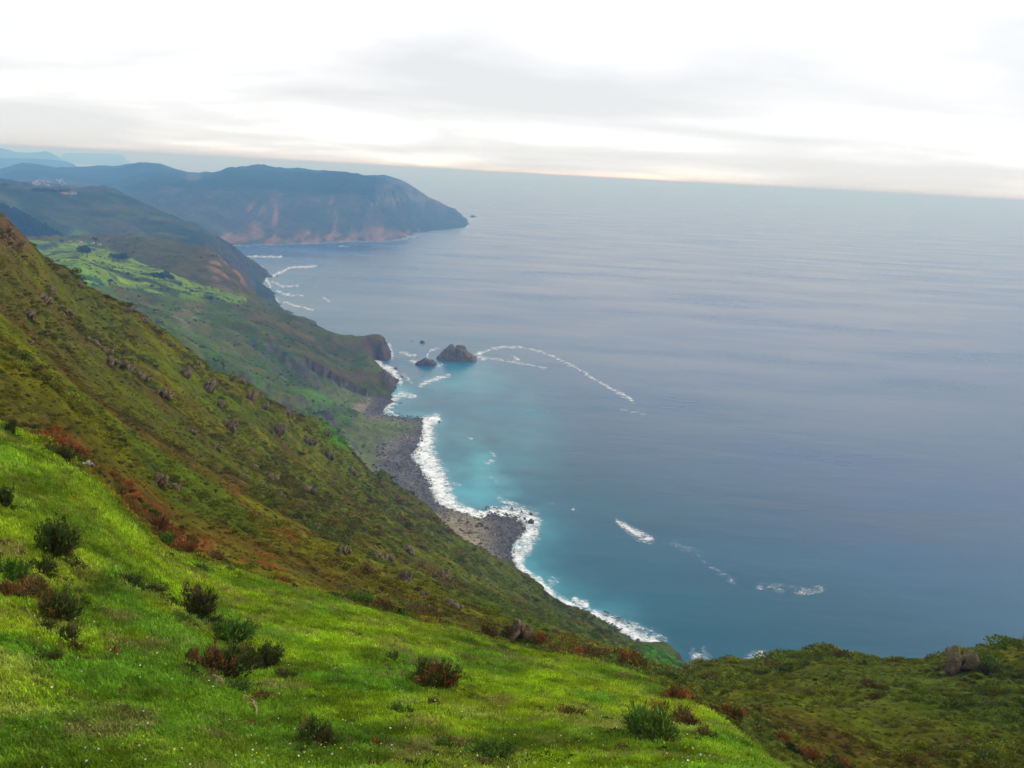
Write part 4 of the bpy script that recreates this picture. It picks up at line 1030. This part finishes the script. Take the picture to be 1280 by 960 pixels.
for (x_r, y_r, w_r, h_r) in [(140, 456, 26, 16), (175, 474, 26, 16), (203, 497, 22, 20), (231, 470, 26, 20), (259, 488, 26, 26), (287, 538, 24, 24), (200, 606, 24, 26), (219, 612, 22, 12), (337, 600, 26, 16), (312, 566, 14, 10),
                             (275, 510, 14, 18), (315, 500, 24, 22), (345, 540, 20, 24), (407, 545, 16, 14), (410, 572, 20, 14), (440, 592, 18, 14), (385, 552, 18, 12), (317, 586, 24, 10), (385, 614, 26, 14), (367, 600, 18, 10), (302, 596, 14, 8),
                             (34, 394, 18, 16), (56, 376, 18, 18), (62, 366, 18, 12), (80, 388, 20, 10), (22, 312, 8, 22), (9, 290, 14, 14), (37, 428, 12, 8), (487, 700, 20, 16), (505, 728, 30, 26), (470, 698, 26, 16), (511, 690, 22, 14),
                             (555, 722, 24, 18), (530, 745, 16, 12), (118, 430, 20, 12), (160, 462, 20, 14), (300, 478, 18, 12), (360, 520, 16, 12), (130, 440, 18, 12), (246, 458, 14, 12), (180, 400, 16, 8), (427, 690, 22, 14), (450, 706, 20, 12),
                             (330, 510, 14, 12), (212, 430, 12, 8), (100, 356, 12, 8), (45, 340, 10, 8), (600, 720, 16, 9), (395, 660, 18, 10), (350, 620, 16, 10), (270, 560, 16, 10), (240, 540, 14, 10)]:
    cr_ = y_r - float(np.interp(x_r, [q[0] for q in SIL], [q[1] for q in SIL]))
    lb = ('weathered brown outcrop on the skyline crest of the heath hillside' if cr_ < 24 else
          'brown outcrop beside the red bracken on the middle of the heath hillside' if (y_r > 600 and x_r < 230) else
          'brown outcrop among the crags low on the hillside near the meadow edge' if y_r > 640 else
          'weathered brown outcrop in the band of crags below the hillside crest' if cr_ < 60 else OUT)
    outcrop(x_r, y_r, w_r * 1.0, h_r * .92, lb, GR)
outcrop(564, 757, 44, 13, 'long pale brown rock ledge just below the meadow edge', None, M_PINK, 4)
outcrop(649, 800, 34, 38, 'tall reddish brown crag standing at the meadow edge over the shore', None, M_PINK, 5)
outcrop(106, 584, 22, 13, 'flat pale grey rock beside the rusty bracken', None, M_PALE, 2, 'pale_rock')
outcrop(1203, 838, 50, 34, 'blocky reddish crag on the crest of the heathery ridge', None, M_PINK, 6)
for (bx, by, bw, bh, kd, lb) in [(1222, 838, 44, 28, 'green', 'green bush growing against the reddish crag on the ridge'), (1236, 842, 34, 20, 'dark', 'dark bush on the far side of the reddish crag from the sea cliff'),
                                 (636, 800, 22, 26, 'brown', 'brown bush growing against the tall crag at the meadow edge')]:
    bush('gorse_bush', bx, by, bw, bh, kd, lb, G3, 900, kmin=3.0)

# ---- sea stacks and rocks in the water
def sea_rock(name, px, py, w, h, prof, dep, label, group=None, mat=None, nx=64, ny=36, seed=3):
    """rock rising from the sea; px, py = middle of its waterline; prof = outline heights along its width"""
    X, Y = on_sea(px, py); X, Y = float(X), float(Y)
    R_ = math.hypot(X, Y); wm = w * math.hypot(R_, H) / F; hm = .62 * h * math.hypot(R_, H) / F / math.cos(math.atan2(H, R_)); dm = wm * dep
    u = np.linspace(-1, 1, nx); v = np.linspace(-1, 1, ny); U, Vv = np.meshgrid(u, v)
    pu = np.array([p[0] for p in prof]); pv = np.array([p[1] for p in prof])
    uw = U + .10 * (vn(U * 3 + seed, Vv * 3, seed) - .5)
    ridge = np.interp(uw, pu, pv)
    edge = 1 - np.clip((np.abs(U * .72) ** 2.6 + np.abs(Vv) ** 2.6) ** (1 / 2.6), 0, 1) ** 2.4
    ang = np.arctan2(Vv, U); gul = fbm(np.cos(ang) * 3.2 + seed, np.sin(ang) * 3.2, seed + 21, 4) - .5
    edge = edge + .55 * gul * (edge < .9) - .08
    wall = sst(0, .20, edge + .30 * (vn(U * 4 + 3, Vv * 4 + seed, seed + 4) - .5))
    Z = hm * ridge * wall
    xs = U * wm / 2; ys = Vv * dm / 2
    cr = 1 - np.abs(2 * fbm(xs / (wm * .16), ys / (wm * .16) + Z / (hm * .5), seed + 9, 4) - 1)
    Z = Z * (.55 + .62 * cr) + hm * .26 * (fbm(xs / (wm * .06), ys / (wm * .06), seed + 12, 3) - .5) * wall
    Z = np.where(edge <= .02, -1.5, Z - .8)
    Z = Z + .05 * hm * np.sin(Z / hm * 26 + 4 * U) * (Z > 0)
    V = np.stack([xs + (fbm(ys / 5, Z / 4, seed + 2, 3) - .5) * wm * .05, ys + (fbm(xs / 5, Z / 4, seed + 6, 3) - .5) * wm * .06, Z], -1).reshape(-1, 3)
    Fq = grid_faces(ny, nx)
    o = link(name, mesh_np(name, V, Fq, False), mat or M_DARKR, None, (X, Y, 0)); o.rotation_euler = (0, 0, -math.atan2(X, Y))
    return tag(o, label, 'rock', group)
sea_rock('sea_stack', 571, 449, 50, 23, [(-1, 0), (-.85, .25), (-.62, .72), (-.4, .95), (-.15, 1), (.3, 1), (.42, .86), (.52, .55), (.7, .4), (.9, .2), (1, 0)], .62, 'large flat topped brown sea stack standing off the rocky point', None, M_STACK, 96, 56, 5)
sea_rock('sea_rock', 533, 456, 29, 11, [(-1, 0), (-.8, .4), (-.4, .8), (-.1, 1), (.3, .85), (.7, .5), (1, 0)], .55, 'low dark rock in the water between the stack and the point', None, M_DARKR, 56, 32, 9)
sea_rock('sea_rock', 528, 428, 8, 4, [(-1, 0), (-.3, 1), (.4, .8), (1, 0)], .7, 'tiny dark rock alone in the sea beyond the low rock', None, M_DARKR, 16, 10, 12)
sea_rock('sea_rock', 470, 443, 38, 25, [(-1, .8), (-.5, .95), (0, .95), (.4, 1), (.62, .9), (.8, .45), (1, 0)], .8, 'tall dark rocky point with grassy top jutting into the sea', None, M_DARKR, 60, 40, 17)
sea_rock('sea_rock', 481, 484, 30, 26, [(-1, .6), (-.4, .9), (0, 1), (.3, .7), (.6, .45), (1, 0)], .8, 'steep dark cliff block at the head of the rocky cove', None, M_DARKR, 50, 34, 19)
sea_rock('sea_rock', 480, 470, 22, 9, [(-1, .5), (-.3, 1), (.4, .7), (1, 0)], .7, 'low dark ledge between the tall point and the cliff block', None, M_DARKR, 32, 22, 23)
sea_rock('sea_rock', 493, 477, 14, 8, [(-1, .5), (-.2, 1), (.5, .6), (1, 0)], .8, 'dark angular rock at the seaward foot of the cliff block', None, M_DARKR, 26, 18, 25)
sea_rock('sea_rock', 592, 271, 10, 3.5, [(-1, 0), (-.4, 1), (.2, .6), (1, 0)], .6, 'tiny skerry off the tip of the distant headland', None, M_DARKR, 16, 10, 31)
WET = [(495, 461, 6, 4), (497, 476, 8, 4), (509, 496, 4, 3), (527, 527, 5, 3), (535, 524, 4, 3), (549, 528, 4, 4), (622, 641, 6, 4), (640, 636, 5, 4), (652, 640, 5, 4), (664, 654, 12, 8), (664, 644, 7, 5), (656, 650, 6, 5), (645, 648, 7, 5),
       (634, 645, 8, 5), (668, 663, 6, 4), (643, 688, 5, 4), (548, 622, 4, 3), (536, 570, 4, 3), (544, 592, 4, 3), (718, 762, 4, 3), (776, 780, 7, 2), (765, 774, 6, 2), (755, 778, 6, 2), (820, 804, 6, 1.6), (806, 801, 5, 1.6), (655, 662, 9, 6), (650, 655, 10, 6),
       (612, 641, 6, 4), (600, 643, 4, 3), (503, 471, 5, 3), (490, 489, 7, 4), (486, 500, 6, 3), (529, 470, 3, 2), (515, 426, 3, 2), (339, 346, 5, 3), (343, 367, 5, 3), (334, 344, 8, 5), (346, 345, 4, 2), (512, 298, 5, 2), (505, 297, 8, 3), (522, 298, 3, 1.5), (586, 280, 3, 2)]
for i, (a, b, ww, hh) in enumerate(WET):
    WSH = ('small dark rock at the foot of the distant orange cliffs' if b < 320 else 'small dark rock off the point in the far bay' if b < 400 else
           'small dark rock in the water between the rocky cove and the sea stack' if b < 515 else 'small dark rock in the surf around the dark rocky spit' if 598 < a < 672 and b < 700 else
           'small dark rock in the broad surf of the boulder beach' if b < 640 else 'small dark rock in the surf under the heath hillside')
    sea_rock('wet_rock', a, b, ww, hh, [(-1, 0), (-.5, .7), (-.1, 1), (.35, .8), (.7, .35), (1, 0)], .9, WSH, 'dark rocks awash in the surf', M_DARKR, 14, 10, 40 + i)

# ---- trees
M_CROWN = leaf_mat('tree_leaf', base=(.030, .050, .020), trans=.1, var=.35)
M_TRUNK = leaf_mat('tree_bark', base=(.07, .055, .04), trans=0, var=.25)
def tree_meshes(seed, conifer=False):
    V, Fc = clump(seed, 420, .17, .95)
    if conifer:
        rg = np.random.default_rng(seed); z = rg.random(len(V) // 3); Vn = []
        for i, q in enumerate(z):
            a = rg.random() * 6.28; rr = (1 - q) * .8 * (.6 + .5 * rg.random()); c_ = np.array([rr * math.cos(a), rr * math.sin(a), .25 + q * 1.6])
            tri = V[3 * i:3 * i + 3] - V[3 * i:3 * i + 3].mean(0); Vn.append(tri * 1.4 + c_)
        V = np.concatenate(Vn)
    else: V = V * np.array([.95, .95, .85]) + np.array([0, 0, .45])
    crown = mesh_np('crown', V, Fc, False); crown.materials.append(M_CROWN)
    TV, TF = [], []
    def limb(p0, p1, w0, w1):
        k = len(TV)
        for c_, w_ in ((p0, w0), (p1, w1)):
            for e_ in range(6): TV.append(np.array(c_) + w_ * np.array([math.cos(e_ * 1.047), math.sin(e_ * 1.047), 0]))
        for e_ in range(6): TF.append((k + e_, k + (e_ + 1) % 6, k + 6 + (e_ + 1) % 6, k + 6 + e_))
    limb((0, 0, -.15), (.02, .01, .55), .07, .045)
    for a in range(4): limb((.02, .01, .45), (.45 * math.cos(a * 1.6 + seed), .45 * math.sin(a * 1.6 + seed), .95), .035, .012)
    trunk = mesh_np('trunk', np.array(TV), np.array(TF)); trunk.materials.append(M_TRUNK)
    return crown, trunk
TREES = [tree_meshes(500 + i) for i in range(3)]
def tree(px, py, wpx, hpx, label, group, i=0, kmin=10.0, name='round_tree'):
    p = hit(px, py, kmin)
    if p is None: return
    e = empty(name, p, i * 1.7); sw = px2m(p, wpx) / 2; sh = px2m(p, hpx) / 1.35
    cr, tk = TREES[i % 3]
    for nm, me in (('crown', cr), ('trunk', tk)):
        o = link(nm, me, None, e); o.scale = (sw, sw, sh)
    return tag(e, label, 'tree', group)
GT = 'dark trees among the strip fields'
k = 0
for (cxp, cyp, n_, w_, h_, lb) in [(106, 320, 2, 11, 13, 'dark round tree in the compact grove high in the strip fields'), (148, 327, 3, 11, 10, 'dark tree in the oval grove below the brown hill'), (203, 351, 4, 11, 11, 'dark tree in the long grove in the middle of the strip fields')]:
    for i in range(n_):
        tree(cxp + (i - (n_ - 1) / 2) * w_ * .62, cyp + (i % 2) * .8 + (i - (n_ - 1) / 2) * .8, w_, h_ * (.85 + .2 * ((i * 7) % 3) / 2), lb, GT, k); k += 1
for (a, b, w_, h_) in [(104, 353, 9, 6), (138, 354, 7, 5), (264, 377, 5, 7), (78, 305, 5, 5), (119, 302, 7, 5), (172, 352, 5, 4), (190, 360, 5, 4), (240, 366, 5, 4), (225, 358, 4, 4), (128, 330, 4, 3), (160, 344, 4, 3)]:
    tree(a, b, w_, h_, 'small dark tree by itself among the strip fields', GT, k); k += 1
for i, a in enumerate(np.linspace(42, 86, 15)):
    tree(float(a), 241 + .03 * (a - 42), 5.2, 4.2 + (i % 3) * .7, 'dark tree in the tree line on the crest of the inland hill', 'tree line on the inland hill', i, 15.5)
for a in (3, 6, 9): tree(a, 235, 4, 5, 'dark tree in the little cluster apart from the crest tree line', 'tree line on the inland hill', int(a), 15.5)
# far conifer wood: one mass
cf = [proto('conifer', *(lambda m_: (np.array([v.co[:] for v in m_.vertices]), np.array([p_.vertices[:] for p_ in m_.polygons])))(tree_meshes(520 + i, True)[0]), leaf_mat('conifer_leaf', trans=.05, var=.3)) for i in range(2)]
wood = inpoly(PX, PY, [(-60, 240), (0, 262), (25, 272), (45, 284), (78, 301), (30, 312), (-60, 312)]) & (KIg > 15.3) & (KIg < 17.2)
P, cc_, pp = sample(900, 15.3, 17.2, .5, wood * 1.0); n = len(P); s = 6 + 4 * RNG.random(n)
scatter('conifer_wood', P, np.stack([np.zeros(n), np.zeros(n), RNG.random(n) * 6], -1), s, np.tile([.016, .030, .018], (n, 1)) * (.7 + .6 * RNG.random(n))[:, None], cf, 'dark conifer wood on the slope behind the heath ridge', 'wood')

# ---- far houses
M_WALL = leaf_mat('house_wall', base=(.40, .39, .37), trans=0, var=.05); M_ROOF = leaf_mat('house_roof', base=(.20, .11, .08), trans=0, var=.15); M_PINKW = leaf_mat('pink_wall', base=(.62, .36, .30), trans=0, var=.05)
M_WIN = leaf_mat('dark_window', base=(.04, .045, .05), trans=0, var=.05)
def house_meshes(l, d, h):
    V = np.array([(-l, -d, -2), (l, -d, -2), (l, d, -2), (-l, d, -2), (-l, -d, h), (l, -d, h), (l, d, h), (-l, d, h), (-l, 0, h + d * .7), (l, 0, h + d * .7)])
    wl = bpy.data.meshes.new('wall'); wl.from_pydata(V.tolist(), [], [(0, 1, 5, 4), (1, 2, 6, 9, 5), (2, 3, 7, 6), (3, 0, 4, 8, 7)])
    e_ = .6; r0 = d * .7
    R_ = [(-l - e_, -d - e_, h - .35), (l + e_, -d - e_, h - .35), (l + e_, 0, h + r0 + .25), (-l - e_, 0, h + r0 + .25), (-l - e_, d + e_, h - .35), (l + e_, d + e_, h - .35)]
    R2 = [(x, y, z - .25) for x, y, z in R_]
    rf = bpy.data.meshes.new('roof'); rf.from_pydata(R_ + R2, [], [(0, 1, 2, 3), (3, 2, 5, 4), (7, 6, 9, 8), (8, 9, 10, 11), (0, 6, 7, 1), (4, 5, 11, 10), (0, 3, 9, 6), (3, 4, 10, 9), (1, 7, 8, 2), (2, 8, 11, 5)])
    wn = bpy.data.meshes.new('window'); wn.from_pydata([(-.5, -d - .03, .9), (.5, -d - .03, .9), (.5, -d - .03, 2.2), (-.5, -d - .03, 2.2), (-.5, -d + .1, .9), (.5, -d + .1, .9), (.5, -d + .1, 2.2), (-.5, -d + .1, 2.2)], [], [(0, 1, 2, 3), (0, 4, 5, 1), (1, 5, 6, 2), (2, 6, 7, 3), (3, 7, 4, 0)])
    return wl, rf, wn
HM = house_meshes(6.5, 4, 4.5)
HM_PINK = house_meshes(8, 4.5, 5)
def house(px, py, rzv, label, group, kmin, ms=HM, wm=None, sc=1.0):
    p = hit(px, py, kmin)
    if p is None: return
    e = empty('house', p, rzv); e.scale = (sc, sc, sc)
    wl = link('wall', ms[0], wm or M_WALL, e); link('roof', ms[1], M_ROOF, e)
    for dx in (-3.2, 0, 3.2):
        o = link('window', ms[2], M_WIN, wl); o.location = (dx, 0, 0)
    return tag(e, label, 'house', group)
house(80, 242, .3, 'pink farmhouse at the end of the crest tree line', None, 15.5, HM_PINK, M_PINKW, 1.0)
house(88, 242.5, .2, 'white farmhouse beside the pink farmhouse on the crest', None, 15.5, HM, None, 1.1)
house(93, 242.5, .1, 'small white outbuilding beyond the white farmhouse on the crest', None, 15.5, HM, None, .8)
VIL = 'small white house in the far village in the hazy valley'
rg = np.random.default_rng(77)
for i in range(24):
    a, b = 42 + 44 * rg.random() ** 1.2, 223.5 + 9 * rg.random()
    house(a, b, rg.random() * 3, VIL, 'village houses', 18.2, HM, None, .55 + .4 * rg.random())
for i in range(6): house(1 + 9 * rg.random(), 228 + 1.5 * rg.random(), rg.random() * 3, VIL, 'village houses', 18.2, HM, None, .7 + .4 * rg.random())
for (a, b) in [(88, 303), (98, 302), (101, 303), (124, 306), (116, 304)]: house(a, b, rg.random() * 3, 'small pale farmhouse at the upper edge of the strip fields', 'farmhouses by the strip fields', 11.0, HM, None, .45)

# ================================================================== meadow grass and flowers
g_protos = [proto('tuft', *blades(40 + i, 40, 0.16, 0.042, 0.0055, 1.3), M_GRASS) for i in range(3)] + [proto('tuft', *blades(50, 34, 0.12, 0.075, 0.0055, 1.0), M_GRASS)]
P, cc_, pp = sample(95000, 0.9, 3.35, 1.15, 1 - sst(2.95, 3.2, KM))
keep = np.ones(len(P), bool)
for (bx_, by_, br_) in BUSH_POS: keep &= np.hypot(P[:, 0] - bx_, P[:, 1] - by_) > br_ * .8
P, cc_, pp = P[keep], cc_[keep], pp[keep]
dist = np.linalg.norm(P - np.array([0, 0, H]), axis=1)
patch = fbm(P[:, 0] / 1.1, P[:, 1] / 1.1, 401, 3)
n = len(P)
pf = fbm(P[:, 0] / .38, P[:, 1] / .38, 407, 3)
tint = 2.7 * cc_ * (0.75 + 0.5 * RNG.random(n))[:, None] * np.clip(0.92 + 1.0 * (patch - .5) + 1.2 * (pf - .5), .5, 1.35)[:, None] * np.array([.99, .98, 1.0])
dry = RNG.random(n) < 0.025 + 0.10 * sst(.55, .7, fbm(P[:, 0] / .9, P[:, 1] / .9, 411, 3)); tint[dry] = np.array([0.19, 0.16, 0.05]) * (.6 + .6 * RNG.random(dry.sum()))[:, None]
scatter('grass', P, rz(n), (0.65 + 0.75 * RNG.random(n)) * (0.7 + 0.7 * patch) * (0.50 + dist / 48), tint, g_protos, 'short green grass covering the sloping meadow', 'grass')
# wild flowers
fl = []
for i in range(7):
    a = i * .898; b = a + .449; fl += [(math.cos(a), math.sin(a), .25), (math.cos(b) * .5, math.sin(b) * .5, 0)]
Vf = np.array([(0, 0, -.1)] + fl); Ff = np.array([(0, 1 + i, 1 + (i + 1) % 14) for i in range(14)])
M_FLOW = leaf_mat('petal', (1, 1, 1), trans=0.2, var=0.1)
P, cc_, pp = sample(2300, 0.9, 3.1, 1.0)
n = len(P); yel = RNG.random(n) < 0.45
tint = np.where(yel[:, None], np.array([0.62, 0.52, 0.03]), np.array([0.62, 0.64, 0.50])) * (.6 + .5 * RNG.random(n))[:, None]
P[:, 2] += 0.06 + 0.10 * RNG.random(n)
scatter('wild_flowers', P, np.stack([RNG.normal(0, .5, n) + .3, RNG.normal(0, .5, n), RNG.random(n) * 6], -1), 0.007 + 0.009 * RNG.random(n), tint, [proto('flower', Vf, Ff, M_FLOW)], 'tiny white and yellow wild flowers dotted over the meadow grass', 'flowers')
# low undergrowth gathered round the bushes and in loose patches
us = []
for (bx_, by_, br_) in BUSH_POS:
    for _ in range(int(5 + 26 * br_)):
        a = RNG.random() * 6.283; q = br_ * (.6 + 1.3 * RNG.random()); x0, y0 = bx_ + q * math.cos(a), by_ + q * math.sin(a)
        us.append((x0, y0, ground(x0, y0), min(.34, br_ * (.15 + .42 * RNG.random() ** 2))))
us = np.array(us); n = len(us); r_ = RNG.random(n)
tint = np.where((r_ < .55)[:, None], np.array([.055, .095, .014]), np.where((r_ < .8)[:, None], np.array([.10, .065, .025]), np.array([.035, .05, .014]))) * (.7 + .7 * RNG.random(n))[:, None]
s_ = us[:, 3]
scatter('undergrowth', us[:, :3] - np.array([0, 0, .02]), rz(n), np.stack([s_, s_, s_ * .8], -1), tint, h_protos, 'low green and brown undergrowth around the meadow bushes', 'undergrowth')
P, cc_, pp = sample(2600, 0.9, 3.2, 1.1, sst(.52, .68, nz(2.0, 451, 4)))
n = len(P); s_ = .03 + .10 * RNG.random(n) ** 2; r_ = RNG.random(n)
tint = np.where((r_ < .6)[:, None], np.array([.05, .095, .012]), np.array([.12, .075, .03])) * (.7 + .7 * RNG.random(n))[:, None]
scatter('meadow_weeds', P, rz(n), np.stack([s_, s_, s_ * .9], -1), tint, h_protos, 'small dark weeds and dead patches scattered through the meadow grass', 'weeds')
